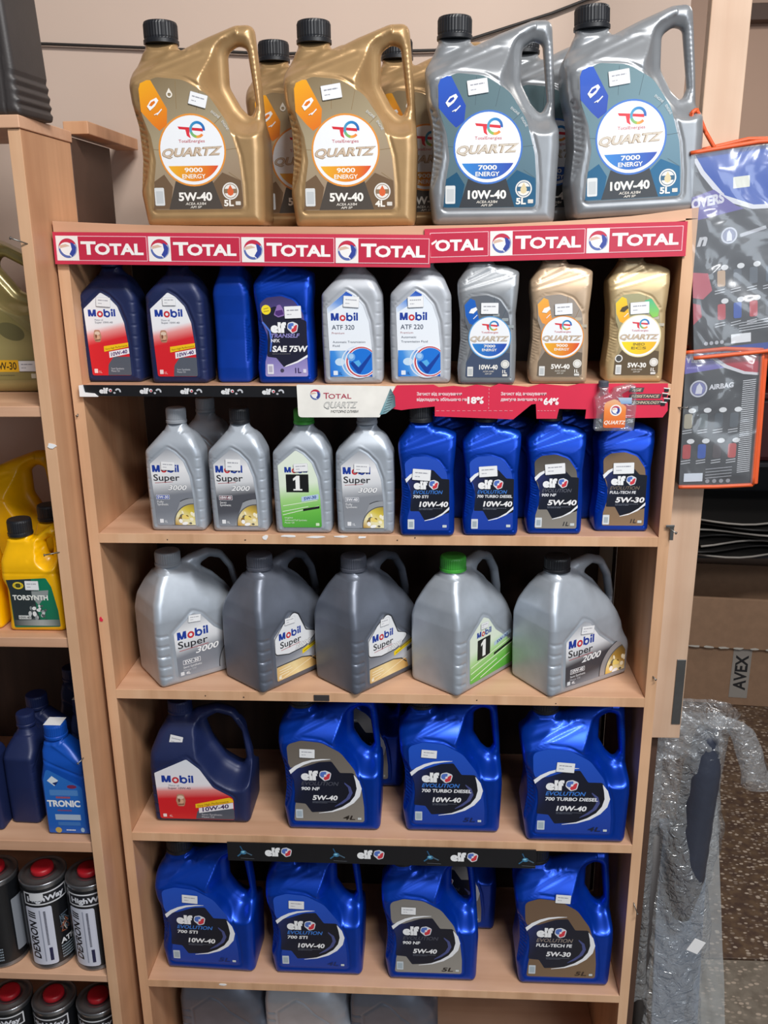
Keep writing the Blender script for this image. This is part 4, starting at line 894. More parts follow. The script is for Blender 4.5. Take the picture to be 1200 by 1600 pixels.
link('printing', d.mesh('printing', -.0032), st)
st = thing('shelf_strip', 'wide black printed strip with three large white words above the lowest blue jugs', 'sign', (.004, -.002, -1.0835))
plate('strip_card', M['blackcard'], [(-293, -20.5), (293, -20.5), (293, 20.5), (-293, 20.5)], .002, st, -.003)
d = Draw()
for k in range(3):
    x = -221+k*177; elf_mark(d, x, -7, 17); 
for k in range(4):
    x = -262+k*178.5; d.poly(ell(x, -1, 6, 4.5), '#3f7fa8'); d.poly(ell(x-1, 0, 3, 2), '#8fd0e6'); d.line((x-1, 2), (x-6, 13), 2.2, '#2c5a80'); d.line((x+3, 0), (x+16, -7), 2.6, '#4a6478'); d.line((x-4, -3), (x-12, -10), 2.6, '#33688c')
    d.line((x-6, -14), (x+20, -15), .7, '#6c7078')
link('printing', d.mesh('printing', -.0032), st)
# cream card and red card
st = thing('shelf_card', 'cream printed card on the shelf edge between black strip and red card', 'sign', (-.045, -.002, -.2155))
plate('card', M['white'], rounded([(-74, -26, 6), (58, -26, 1), (84, 24, 1), (-75, 27, 2)], 4, 0), .0015, st, -.006)
d = Draw(); roundel(d, -45, 11, 8.5); d.text('T', -32, 4.5, 9.5, '#b03a52', 9, bold=.01); d.text('OTAL', -24, 4.5, 7.6, '#b03a52', 37, bold=.01)
d.text('QUARTZ', -32, -10.5, 9.5, '#6b6d70', 55, shear=.3, bold=.03); d.text('QUARTZ', -31.4, -10, 8.6, '#e9e9e4', 53.5, shear=.3, bold=.0)
d.text('МОТОРНІ ОЛИВИ', -21, -18.5, 4, '#3b3c40', 45, shear=.25, bold=.01)
d.grad([(76, 21), (58, -22), (68, -20), (84, -8), (83, 8)], [(0, '#5c93a2'), (.5, '#8fb0b6'), (1, '#3e5860')], (1, .2))
for i in range(7): d.line((64+i*1.6, -18+i*4.6), (74+i*1.2, -14+i*4.2), 1, '#3b4850')
link('printing', d.mesh('printing', -.0062), st)
st = thing('shelf_card', 'torn red printed card with cut-outs and percent figures on the shelf edge', 'sign', (.25, -.002, -.2155))
RC = [(-231, -10), (-209, 25), (-150, 26), (-142, 22), (-118, 24), (-100, 22), (-82, 26), (-60, 22), (-47, 27), (0, 22), (20, 27), (62, 23), (80, 27), (218, 27), (221, -16), (214, -27), (92, -29), (93, -14), (50, -13), (47, -29), (15, -29), (13, -5), (6, -6), (-22, -30), (-148, -25), (-148, -9), (-188, -13), (-202, -15)]
plate('card', M['redcard'], RC, .0015, st, -.003)
d = Draw()
d.text('Захист від зношування', -177, 9, 4.8, '#f2d7dc', 72, bold=.03); d.text('відкладень збільшено на', -177, 0, 4.8, '#f2d7dc', 80, bold=.03); d.text('18%', -96, -4, 10, '#f6f0f0', 26, bold=.05)
d.text('Захист від зношування', -43, 9, 4.8, '#f2d7dc', 72, bold=.03); d.text('двигуна зменшено на', -43, 0, 4.8, '#f2d7dc', 66, bold=.03); d.text('64%', 25, -6, 10, '#f6f0f0', 24, bold=.05)
for z, t, w_ in ((15, 'AGE', 16), (5, 'RESISTANCE', 44), (-5, 'TECHNOLOGY', 46)): d.poly([(158, z-1.6), (158+w_+6, z-1.6), (160+w_+6, z+5.8), (160, z+5.8)], '#4a4648'); d.text(t, 162, z, 4.2, '#d6c4a8', w_, shear=.3, bold=.02)
for i in range(15): d.line((-146+i*8.4, -16), (-141+i*8.4, -16), .7, '#f0a8b4')
for i in range(6): d.line((-62, 20-i*6), (-62, 17-i*6), .7, '#f0a8b4'); d.line((16+i*5, -16), (19+i*5, -16), .7, '#f0a8b4')
for x, z in ((216, 14), (214, 6), (217, -2), (212, -8)): d.rrect(x-3, z, x+4, z+4.5, 1, '#1c1a1c'); d.line((x-4, z+6), (x+6, z+5), 1.6, '#e8e6e4')
link('printing', d.mesh('printing', -.0032), st)
# clear toy jug glued on the red card
tj = thing('display_jug', 'small clear plastic jug with orange front glued on the red card', 'display', (.386, -.006, -.262))
oj = rounded([(-31, 0, 4), (31, 0, 5), (33, 40, 10), (30, 72, 4), (22, 75, 4), (-4, 68, 6), (-9, 58, 3), (-12, 62, 1), (-12, 70, 1), (-27, 70, 1), (-27, 62, 2), (-34, 52, 6), (-30, 30, 10)], 5, 1.5)
hj = rounded([(8, 58, 3), (22, 66, 3), (25, 50, 3), (20, 44, 3)], 5, 1.5)
me = body_mesh('clear_shell', M['pearlglass'], oj, [hj], lambda X, Z: 9+0*X, lambda X, Z: 4.+0*X, None, 2.5); link('clear_shell', me, tj, (0, -.006, 0))
d = Draw(); d.grad(rounded([(-18, 6, 3), (16, 6, 3), (16, 40, 6), (-2, 52, 8), (-18, 46, 8)], 5, 0), [(0, '#d9622a'), (.6, '#f08a3e'), (1, '#e8b890')]); d.poly(ell(0, 34, 9), '#f3ece6'); roundel(d, 0, 34, 7)
d.grad([(8, 44), (24, 44), (24, 54), (2, 54)], [(0, '#7ea4cf'), (1, '#b6c9dc')]); d.text('QUARTZ', 0, 12, 5.5, '#f6e8dc', 34, shear=.3, bold=.03, al='C')
link('front_print', d.mesh('front_print', -.0158), tj); link('toy_cap', cap_mesh('toy_cap', M['steelcap'], .008, .070, .079, -.0195, -.006), tj)

# ================================================================== bottles: top board
aQ9 = quartz_label('g', '5W-40', '5L', PG).mesh('label', -.05525); aQ94 = quartz_label('g', '5W-40', '4L', PG).mesh('label', -.05525); aQ7 = quartz_label('b', '10W-40', '5L', PB, sub=('7000', 'ENERGY')).mesh('label', -.05525)
YF = .015+.055
T5 = 'jug'
gA, gB = 'gold five litre jugs on the top board', 'grey five litre jugs on the top board'
put_bottle('oil_jug', 'gold', 'gold jug reading 5W-40 5L, far left of the top board', (-.262, YF, topz(-.26)), 1, 'black', aQ9, st=(6, 180, 27, 18, -16), group=gA, cat=T5)
put_bottle('oil_jug', 'gold', 'gold jug reading 5W-40 4L, second on the top board', (-.027, YF, topz(-.03)), 0, 'black', aQ94, st=(-27, 191, 30, 20, 8), group=gA, cat=T5)
put_bottle('oil_jug', 'grey5', 'grey jug reading 10W-40, left one of the two grey front jugs', (.186, YF, topz(.19)), 1, 'black', aQ7, st=(-25, 193, 30, 20, 8), group=gB, cat=T5)
put_bottle('oil_jug', 'grey5', 'grey jug reading 10W-40, nearest the right end of the top board', (.400, YF-.01, topz(.40)), 0, 'black', aQ7, st=(-27, 191, 30, 20, 6), group=gB, tilt=-2.5, cat=T5)
put_bottle('oil_jug', 'gold', 'gold jug behind the gap between the two front gold jugs', (-.112, .205, topz(-.1)), 0, 'black', aQ9, group=gA, cat=T5)
put_bottle('oil_jug', 'gold', 'gold jug hidden behind the second front gold jug, cap showing', (.094, .205, topz(.09)), 0, 'black', aQ94, group=gA, cat=T5)
put_bottle('oil_jug', 'grey5', 'grey jug behind the left grey front jug, seen through its handle', (.302, .205, topz(.30)), 0, 'black', aQ7, group=gB, cat=T5)
# ---- second row: one-litre bottles
Z2 = SH[0][0]; FR = .004
def B1(kind, label, x, y, yaw, art, st, capm='black', z=Z2, group=None, sc=(1, 1, 1)): return put_bottle('oil_bottle', kind, label, (x, y, z), yaw, capm, art, st=st, group=group, scale=sc)
aN1 = navy_label().mesh('label', -.03025)
gN = 'navy one litre bottles with red and white labels'
B1('navy1', 'navy bottle with red label, leftmost in the row under the red strips', -.431, .060, -2, aN1, (-4, 131, 24, 15, -4), 'navy', group=gN)
B1('navy1', 'navy bottle with red label, second in the row under the red strips', -.316, .045, -2, aN1, (-6, 132, 22, 13, 0), 'navy', group=gN)
B1('plain1', 'plain blue bottle standing side-on beside the purple-labelled bottle', -.226, .062, 89, None, None, 'blue2', sc=(.9, 1, 1))
B1('blue1', 'blue bottle with black and violet label reading SAE 75W', -.140, .040, 0, elf_label1([(0, '#3c3466'), (.6, '#6a62a8'), (1, '#a79bd0')], '', '', tranself=True), (16, 114, 27, 19, 2))
aN = 'grey bottles with blue and white transmission fluid labels'
B1('atf1', 'grey bottle with white transmission fluid label, right beside the violet-labelled bottle', -.030, .034, 0, atf_label('320'), (0, 130, 25, 17, -4), 'greycap', group=aN)
B1('atf1', 'grey bottle with white transmission fluid label, left of the grey wedge-labelled bottle', .079, .036, 0, atf_label('220'), (-8, 129, 25, 17, 2), 'greycap', group=aN)
aq1 = quartz_label('b', '10W-40', '1L', PB1, big=False, sub=('7000', 'ENERGY'))
B1('grey1', 'grey one litre bottle with blue wedge label reading 10W-40', .184, .022, -2, aq1, (3, 119, 27, 17, 0), 'black')
B1('gold1', 'soft gold one litre bottle with orange wedge label, between grey and yellow-labelled ones', .297, .026, -2, quartz_label('g', '5W-40', '1L', PG1, big=False), (4, 117, 27, 17, 4))
B1('palegold1', 'pale gold one litre bottle with yellow and green label reading 5W-30', .418, .040, 0, quartz_label('y', '5W-30', '1L', PY1, big=False, sub=('INEO', 'ECS')), (1, 117, 29, 18, 4))
# ---- third row
Z3 = SH[1][0]
aS3 = super_label('3000', '5W-30', '#7d828c', '#3a55a8').mesh('label', -.03025); aS3b = super_label('3000', '5W-40', '#8a8e96', '#8a8f99').mesh('label', -.03025)
aS2 = super_label('2000', '10W-40', '#50525a', '#6b3f4a', kind=1).mesh('label', -.03025)
B1('silver1', 'silver bottle reading 3000 with blue grade box, leftmost on the third shelf', -.339, .043, 0, aS3, (-8, 117, 24, 15, -3), 'greycap', Z3)
B1('silver1', 'silver bottle reading 2000 with a black cap', -.230, .040, 0, aS2, (-5, 120, 26, 20, -2), 'black', Z3)
B1('silver1', 'silver bottle with green label, large figure 1 and green cap', -.120, .034, 0, one_label(), (0, 117, 24, 14, 4), 'green', Z3)
B1('silver1', 'silver bottle reading 3000 under the cream card, grey grade box', -.014, .032, 0, aS3b, (-4, 117, 26, 15, -2), 'greycap', Z3)
B1('silver1', 'silver bottle standing behind the leftmost bottle of the third shelf', -.315, .145, 0, aS3, None, 'greycap', Z3)
gE1 = 'blue one litre bottles with black labels'
bl = [(0, '#2350c0'), (1, '#1b3fa6')]; gr = [(0, '#4a443e'), (.5, '#7b766e'), (1, '#8f8a82')]; br = [(0, '#7c6650'), (1, '#8d745a')]
B1('blue1', 'blue bottle reading 10W-40 beside the last silver bottle', .090, .022, 0, elf_label1(bl, '700 STI', '10W-40'), (-9, 108, 30, 19, -4), 'black', Z3, gE1)
B1('blue1', 'blue bottle reading 700 TURBO DIESEL', .196, .026, 0, elf_label1(bl, '700 TURBO DIESEL', '10W-40'), (-6, 113, 30, 18, 4), 'black', Z3, gE1)
B1('blue1', 'blue bottle with grey label reading 900 NF', .303, .036, 0, elf_label1(gr, '900 NF', '5W-40', '#5d606c', size='1L'), (-3, 115, 33, 18, 5), 'black', Z3, gE1)
B1('blue1', 'blue bottle with brown label under the clear toy jug', .418, .054, 0, elf_label1(br, 'FULL-TECH FE', '5W-30', '#76695a', size='1L'), (-3, 112, 34, 19, 2), 'black', Z3, gE1)
for i, (x, wh) in enumerate(((.125, 'first'), (.232, 'second'), (.340, 'third'))):
    B1('blue1', 'blue bottle in the dark behind the %s front blue bottle' % wh, x, .125, 0, None, None, 'black', Z3, gE1)
# ---- fourth row: four-litre silver jugs turned a corner to the front
Z4 = SH[2][0]
def corner_jug(kind, label, cx, cy, yaw, art, st, capm, group=None, z=Z4):
    a = math.radians(yaw); w2, h2 = .0925, .057; r = .0045
    x = cx+w2*math.cos(a)-h2*math.sin(a); y = cy+w2*math.sin(a)+h2*math.cos(a)+r
    return put_bottle('oil_jug', kind, label, (x, y, z), yaw, capm, art, st=st, group=group, cat='jug')
gM = 'large silver jugs set corner forward'
aE3 = super_label('3000', '5W-30', '#7d828c', '#5a6270', big=True).mesh('label', -.05725); aEb = super_label_b().mesh('label', -.05725)
corner_jug('silver4', 'large silver jug reading 3000, leftmost on the fourth shelf', -.388, -.004, 38, aE3, (-22, 124, 24, 14, -6), 'greycap', gM)
corner_jug('steel4', 'large dark grey jug with yellow flag label, second from the left', -.200, -.018, 50, aEb, (-26, 124, 24, 13, -3), 'steelcap', gM)
corner_jug('steel4', 'large dark grey jug with yellow flag label, in the middle of its shelf', -.033, -.020, 48, aEb, (-22, 124, 22, 14, -3), 'steelcap', gM)
corner_jug('silver4', 'large silver jug with green label, figure 1 and green cap', .147, -.018, 50, one_label(True), (-22, 118, 22, 12, -4), 'green', gM)
corner_jug('silver4', 'large silver jug reading 2000, right end of its shelf', .309, -.016, 34, super_label('2000', '10W-40', '#3f4047', '#3a3a42', True, 1), (-15, 116, 30, 15, -8), 'black', gM)
# ---- fifth row
Z5 = SH[3][0]
gE5 = 'large blue jugs with black labels'
put_bottle('oil_jug', 'navy4', 'large navy jug with red and white label', (-.346, .088, Z5), 0, 'navy', navy_label(True), st=(-40, 176, 25, 21, -14, -12), cat='jug')
def E5(label, x, y, yaw, art, st, z=Z5, s=(.96, 1, .93)): return put_bottle('oil_jug', 'blue5', label, (x, y, z), yaw, 'black', art, st=st, group=gE5, scale=s, cat='jug')
lb = [(0, '#1f55c8'), (1, '#1a3c9c')]; lg = [(0, '#6a625a'), (.6, '#7d766e'), (1, '#8c867e')]; lg2 = [(0, '#807c78'), (1, '#9a968f')]; lbr = [(0, '#6d5644'), (1, '#80684f')]
E5('large blue jug with grey label reading 4L beside the navy jug', -.090, .072, 0, elf_label(lg, '900 NF', '5W-40', '4L', '#2b2420', '#4a4c58'), (-43, 184, 30, 20, -2))
E5('large blue jug reading 700 TURBO DIESEL 5L', .137, .074, 0, elf_label(lb, '700 TURBO DIESEL', '10W-40', '5L', '#152456'), (-43, 187, 30, 18, -4))
E5('large blue jug reading 700 TURBO DIESEL 4L beside the right upright', .366, .054, 0, elf_label(lb, '700 TURBO DIESEL', '10W-40', '4L', '#1c2440'), (-23, 173, 33, 21, -4), s=(.99, 1, .95))
aEG = elf_label(lg2, '900 NF', '5W-40', '5L', '#2b2420', '#4a4c58').mesh('label', -.05525)
E5('large blue jug behind the grey-labelled jug on the fifth shelf', -.052, .215, 0, aEG, None)
# ---- sixth row
Z6 = SH[4][0]; s6 = (1.0, 1, .97)
E5('large blue jug reading 700 STI, left end of the lowest jug row', -.354, .080, -2, elf_label(lb, '700 STI', '10W-40', '5L', '#1a2c6a'), (-25, 186, 32, 20, -3), Z6, s6)
E5('large blue jug reading 700 STI, second in the lowest jug row', -.132, .078, 0, elf_label(lb, '700 STI', '10W-40', '4L', '#1a2c6a'), (-35, 186, 32, 20, -2), Z6, (.97, 1, .95))
E5('large blue jug with pale grey label reading 5L in the lowest jug row', .100, .073, 0, aEG, (-45, 184, 30, 18, -1), Z6, (.96, 1, .95))
E5('large blue jug with brown label reading 5W-30 in the lowest jug row', .364, .072, 0, elf_label(lbr, 'FULL-TECH FE', '5W-30', '5L', '#3a2c24', '#8c8078'), (-8, 214, 30, 20, -3), Z6, (.97, 1, 1.0))
E5('large blue jug with pale label behind the gap in the lowest jug row', .146, .215, 0, aEG, None, Z6, (.96, 1, .95))
# ---- bottom shelf, mostly below the frame
for i, (x, k, l) in enumerate(((-.36, 'steel4', 'dark grey jug on the bottom board at the left'), (-.17, 'silver4', 'silver jug on the bottom board next to the dark grey jug'), (.02, 'steel4', 'dark grey jug on the bottom board in the middle'))):
    put_bottle('oil_jug', k, l, (x, .17, SH[5][0]), 0, 'steelcap', None, group='jugs on the bottom board', cat='jug')
# ================================================================== things in the left case
OUT_K = rounded([(-95, 0, 10), (92, 0, 6), (94, 8, 3), (90, 12, 2), (94, 17, 3), (90, 22, 2), (93, 28, 3), (89, 33, 2), (92, 39, 3), (88, 44, 2), (90, 50, 4), (84, 150, 30), (66, 196, 14), (52, 214, 16), (50, 262, 12), (20, 268, 12), (-30, 250, 8), (-36, 262, 2), (-36, 270, 1), (-76, 270, 1), (-76, 262, 3), (-92, 230, 16)], step=2.0)
HOLE_K = rounded([(6, 210, 8), (30, 236, 8), (36, 226, 6), (34, 190, 8), (20, 186, 8)])
def H_K(X, Z):
    dh, ih = dist_poly(np.stack([X, Z], 1), HOLE_K); return np.minimum(16+34*sm((dh-8)/22.), 50-27*sm((Z-196)/56.))
BK = body_mesh('jug_body', M['dgrey'], OUT_K, [HOLE_K], H_K, lambda X, Z: np.where(Z > 258, 20, 9.)+0*X, lambda X, Z, s: 2.2*gauss(X-72, 1.6)*(Z < 190), 2.6)
t = thing('oil_jug', 'black jug with ribbed foot standing on top of the left case', 'jug', (-.580, -.012, .208), (0, 0, math.radians(-6)), scale=(1, 1, 1.2))
link('body', BK, t); link('cap', cap_mesh('jug_cap', M['black'], .021, .268, .296, -.056), t)
d = Draw(); lk = rounded([(-80, 14, 8), (56, 14, 6), (50, 140, 20), (10, 176, 20), (-70, 170, 20)], 6, 0); d.grad(lk, [(0, '#2f4650'), (1, '#27363e')]); d.poly([(20, 30), (52, 34), (50, 70), (30, 56)], '#c22834'); d.text('OIL', -40, 90, 20, '#d8dadc', 60, bold=.03) if False else None; d.line((22, 24), (52, 27), 4, '#c8ccd0')
link('label', d.mesh('label', -.0503), t)
# olive-gold jug
OUT_O = rounded([(-100, 0, 10), (100, 0, 12), (100, 110, 40), (88, 190, 18), (60, 228, 14), (-10, 262, 20), (-44, 262, 4), (-44, 270, 1), (-86, 270, 1), (-86, 262, 3), (-100, 225, 20)], step=2.8)
HOLE_O = rounded([(4, 212, 10), (14, 228, 10), (56, 206, 14), (74, 176, 8), (62, 160, 10), (40, 168, 16)])
def H_O(X, Z):
    dh, ih = dist_poly(np.stack([X, Z], 1), HOLE_O); return np.minimum(15+37*sm((dh-12)/22.), 52-28*sm((Z-205)/56.))
t = thing('oil_jug', 'olive gold jug with yellow grade band, upper shelf of the left case', 'jug', (-.652, .122, LS[0][0]))
link('body', body_mesh('jug_body', M['olive'], OUT_O, [HOLE_O], H_O, lambda X, Z: np.where(Z > 258, 20, 15.)+0*X, lambda X, Z, s: 1.2*gauss(seg_d(X, Z, (-95, 168), (30, 150)), 2.5)+1.2*gauss(seg_d(X, Z, (30, 150), (96, 96)), 2.5), 3), t)
link('cap', cap_mesh('jug_cap', M['black'], .0215, .268, .296, -.065), t)
d = Draw(); d.grad(rounded([(-84, 22, 6), (78, 22, 6), (78, 96, 20), (26, 138, 20), (-84, 150, 10)], 6, 0), [(0, '#8f8450'), (.45, '#a79c66'), (.8, '#8d8350'), (1, '#9a8f5c')]); d.poly(ell(36, 104, 24, 14, rot=-20), '#6f6a44'); d.rrect(-78, 36, 42, 56, 1, '#f0b824'); d.text('0W-30', 0, 40, 12.5, '#4a3a18', 38, bold=.02); d.tinylines(-10, 29, (44,), 2, '#6d6540', 3); d.rrect(62, 25, 70, 33, 1, '#e0dcc8')
link('label', d.mesh('label', -.0523), t); d = sticker(30, 18, 4); link('price_sticker', d.mesh('price_sticker', 0), t, (.058, -.0545, .046))
# yellow one litre bottles and the big yellow jug
OUT_Y = rounded([(-50, 0, 9), (50, 0, 9), (50, 60, 20), (45, 112, 20), (47, 150, 12), (51, 182, 8), (38, 188, 6), (10, 168, 8), (0, 165, 3), (-1, 171, 1), (-39, 171, 1), (-40, 163, 4), (-50, 128, 18), (-52, 96, 20), (-45, 80, 14), (-46, 24, 8)], step=1.8)
HOLE_Y = rounded([(22, 158, 5), (36, 168, 5), (37, 150, 6), (33, 128, 5), (26, 136, 6)], step=1.5)
LAB_Y = rounded([(-42, 96, 3), (28, 100, 3), (36, 84, 10), (43, 40, 10), (44, 10, 4), (-38, 8, 4), (-38, 76, 6)], step=3)
def H_Y(X, Z):
    dh, ih = dist_poly(np.stack([X, Z], 1), HOLE_Y); return np.minimum(10+20*sm((dh-5)/14.), 30-11*sm((Z-118)/44.))
BY = body_mesh('bottle_body', M['yellow'], OUT_Y, [HOLE_Y], H_Y, lambda X, Z: np.where(Z > 164, 18, 10.)+0*X, lambda X, Z, s: .9*gauss(Z-107, 1.6)+1.2*gauss(seg_d(X, Z, (0, 130), (48, 176)), 2.2), 2.2)
CY = cap_mesh('bottle_cap', M['black'], .0205, .169, .197, -.020)
d = Draw(); d.grad(LAB_Y, [(0, '#1f6c50'), (1, '#0f7c58')]); d.poly([(-42, 96), (2, 98), (6, 40), (10, 22), (-37, 22), (-38, 76)], '#2b3538')
d.poly(ell(-22, 86, 9.5, 6.5), '#e6c41c'); d.poly(ell(-22, 86, 7, 4), '#4a4a20'); d.ring(-22, 86, 5, 6, '#f2dc5a')
d.poly([(0, 76), (30, 78), (28, 66), (16, 58), (10, 50), (0, 64)], '#8f9696'); rnd = random.Random(5)
for i in range(24): d.poly(ell(6+rnd.uniform(-14, 16), 34+rnd.uniform(-13, 16), rnd.uniform(2, 5), rnd.uniform(1.5, 4), 9, rot=rnd.uniform(0, 90)), rnd.choice(['#c8cccc', '#565c5e', '#8f9698', '#e6e8e8', '#3a4042']))
d.grad([(-37, 12), (44, 12), (44, 24), (-37, 22)], [(0, '#3c4446'), (.6, '#a7adab'), (1, '#5c6c66')], (1, 0)); d.rrect(-28, 24, -6, 31, .6, '#cfd4d2'); d.text('10W-40', -27, 25.3, 4, '#3a4042', 20, bold=.02)
d.text('TORSYNTH', -34, 60, 8.5, '#eef0ea', 62, bold=.035)
LY = d.mesh('label', -.03025)
gY = 'yellow one litre bottles on the left case'
def yb(label, x, y, lab=True, st=True):
    t = thing('oil_bottle', label, 'bottle', (x, y, LS[1][0]), group=gY); link('body', BY, t); link('cap', CY, t)
    if lab: link('label', LY, t)
    if st: link('price_sticker', sticker(24, 17, 9).mesh('price_sticker', 0), t, (.003, -.0322, .087))
yb('yellow bottle with green label, in front beside the left upright', -.586, -.012)
yb('yellow bottle behind the front yellow bottle, black cap showing', -.572, .075, True, False)
yb('yellow bottle cut by the left edge of the photo', -.700, -.006)
t = thing('oil_jug', 'big yellow jug with open handle behind the yellow bottles', 'jug', (-.700, .165, LS[1][0]), scale=(.95, 1, .95)); link('body', remat(BODY_A, M['yellow'], 'jug_body'), t); link('cap', cap_of(CAP_A, M['black']), t)
# bright blue bottle and the dark ones behind
OUT_T = rounded([(-42, 0, 6), (42, 0, 6), (43, 90, 30), (42, 146, 8), (38, 158, 6), (8, 188, 5), (5, 192, 2), (5, 197, 1), (-33, 197, 1), (-33, 190, 2), (-37, 172, 8), (-35, 150, 12), (-42, 118, 20), (-42, 50, 30)], step=1.8)
LAB_T = rounded([(-37, 6, 3), (34, 6, 3), (35, 104, 8), (-28, 142, 6), (-36, 118, 10)], step=3)
BT = body_mesh('bottle_body', M['tronic'], OUT_T, [], lambda X, Z: 29-10*sm((Z-146)/42.), lambda X, Z: np.where(Z > 188, 18, 9.)+0*X, lambda X, Z, s: -1.6*gauss(seg_d(X, Z, (-14, 184), (38, 150)), 3)+1.5*gauss(seg_d(X, Z, (-34, 158), (40, 124)), 2.2), 2)
CT = cap_mesh('bottle_cap', M['tronic'], .0205, .195, .222, -.014)
d = Draw(); d.grad(LAB_T, [(0, '#1c5cb8'), (1, '#2a6fc4')]); d.poly([(-29, 117), (-19, 127), (-8, 118), (-16, 106)], '#dfe8ee'); d.poly([(-20, 112), (-8, 116), (-14, 107)], '#16306c'); d.poly(ell(16, 105, 9, 4), '#7a2c50'); d.rrect(-27, 86, 26, 98, 2, '#4f86c8'); d.tinylines(-16, 80, (28,), 4, '#b0504e', 3)
d.text('TRONIC', -34, 63, 12.5, '#eceef0', 62, bold=.045); d.text('LONGLIFE', -16, 52, 4.6, '#b0484e', 30, bold=.02) if False else d.tinylines(-16, 53, (28,), 3, '#8d4a68', 3); d.rrect(-22, 34, 26, 46, 1, '#a9bcd2'); d.rrect(-18, 22, 24, 30, 1, '#3f76bc'); d.poly(ell(-19, 12, 6), '#c8a858'); d.tinylines(-4, 11, (18,), 2.6, '#e6eaf0', 3); d.poly(ell(27, 13, 3.6, 5), '#a9c4dc')
t = thing('oil_bottle', 'bright blue bottle reading TRONIC in the left case', 'bottle', (-.574, -.018, LS[2][0])); link('body', BT, t); link('cap', CT, t); link('label', d.mesh('label', -.02925), t); o = box('cap_sticker', M['paper'], -.030, .002, -.013, .015, .2222, .2228, t, .0002)
dk = remat(BT, M['navy'], 'bottle_body'); dkc = remat(CT, M['navy'], 'bottle_cap')
for i, (x, y, l) in enumerate(((-.558, .075, 'dark blue bottle behind the bright blue bottle'), (-.655, .085, 'dark blue bottle in the middle row of the left case'), (-.630, .200, 'dark blue bottle deepest in the left case'))):
    t = thing('oil_bottle', l, 'bottle', (x, y, LS[2][0]), group='dark blue bottles in the left case'); link('body', dk, t); link('cap', dkc, t)
    if i == 0: box('cap_sticker', M['paper'], -.030, .002, -.013, .015, .2222, .2228, t, .0002)
t = thing('oil_bottle', 'dark navy bottle standing side-on left of the bright blue bottle', 'bottle', (-.669, .030, LS[2][0]), (0, 0, math.radians(88))); link('body', BOD['navy1'], t); link('cap', cap_of(CAP_C, M['navy']), t)
t = thing('oil_bottle', 'dark bottle with a gold seal at the left edge of the photo', 'bottle', (-.745, -.012, LS[2][0])); link('body', dk, t); link('cap', dkc, t); d = Draw(); d.grad(LAB_T, [(0, '#253a66'), (1, '#3c5a80')]); d.poly(ell(26, 22, 8), '#c8a858'); link('label', d.mesh('label', -.02925), t)
t = thing('hanging_card', 'teal and white card hanging at the left edge of the photo', 'card', (-.700, -.073, -.760)); plate('card', plastic('teal_card', '#1f9a86', rough=.5), [(-40, 0), (31, 4), (33, 90), (-40, 90)], .002, t, 0); plate('card_top', M['paper'], [(-40, 90.2), (33, 90.2), (33, 146), (-40, 146)], .002, t, 0)
# ---- cans
def can_art(full):
    d = Draw(cut=3); H0, H1 = 10, 186
    d.rrect(-132, H0, 132, H1, 0, '#15171b')
    d.rrect(-44, 152, 44, 180, 1.5, '#d9dbe0'); d.rrect(-41, 155, 41, 177, 1, '#202228'); d.text('HighWay', -36, 160, 11, '#dfe2ea', 72, bold=.04)
    d.rrect(-44, 12, 8, 147, 5, '#cfd3e2'); d.text('DEXRON III', -24, 26, 15, '#1a1b22', 112, bold=.03, rot=90, shear=.2); d.rrect(-16, 20, -13.5, 140, 0, '#9a9fb0'); d.tinylines(-12, 24, (1,), 1, '#444', 2)
    for i in range(26): d.rrect(-8, 58+i*3.1, -4, 60+i*3.1, 0, '#4a4c5a')
    d.rrect(-6, 22, 0, 52, .5, '#25274a')
    rnd = random.Random(8)
    for i in range(26): d.line((30+rnd.uniform(-9, 12), 92+rnd.uniform(-18, 26)), (30+rnd.uniform(-12, 14), 92+rnd.uniform(-18, 26)), rnd.uniform(.8, 2.6), rnd.choice(['#8a4a34', '#5c6a78', '#a8644a', '#33424e', '#c8b8a8', '#2a333c']))
    d.text('ATF', 16, 52, 11, '#e2e4e8', 28, bold=.04)
    for i in range(5): d.tinylines(16, 44-i*6, (34,), 3.4, '#8a97a2', 4)
    d.rrect(74, 30, 120, 150, 3, '#8a8f98'); d.rrect(-122, 30, -74, 150, 3, '#8a8f98')
    return d.mesh('printed_wrap', 0, .00003, bend=.0438)
CAN_ART = can_art(True); CL = {}
bm = bmesh.new(); lathe_bm(bm, [(.041, 0), (.0445, .001), (.0445, .004), (.0437, .006), (.0437, .190), (.0445, .192), (.0445, .196), (.0425, .198), (.0415, .1955), (.036, .1955), (.032, .199), (.0255, .200), (.024, .198), (.010, .198)], 56); CAN = mesh_of('tin_body', bm, M['tin'], True)
for p in CAN.polygons: p.use_smooth = True
bm = bmesh.new(); lathe_bm(bm, [(.020, .198), (.0215, .1995), (.0215, .205), (.0205, .208), (.017, .2095), (.006, .2095)], 40, (0, 0), (.200, .2065, .0008)); CANCAP = mesh_of('screw_cap', bm, M['redcap'], True)
def can(label, x, y, z, yaw, g):
    t = thing('oil_can', label, 'can', (x, y, z), (0, 0, math.radians(yaw)), g); link('tin_body', CAN, t); link('screw_cap', CANCAP, t); link('printed_wrap', CAN_ART, t); return t
g1 = 'black and white printed tins with red caps'
t = can('printed tin on the left case, middle of the upper three', -.655, -.012, LS[3][0], 26, g1); d = Draw(cut=3); d.rrect(-30, -9, -4, 7, 1, '#d8dade'); link('price_sticker', d.mesh('price_sticker', 0, bend=.0462), t, (0, 0, .173))
can('printed tin next to the left upright, upper tin row', -.563, -.012, LS[3][0], 16, g1); can('printed tin at the left photo edge, upper tin row', -.752, -.014, LS[3][0], -40, g1)
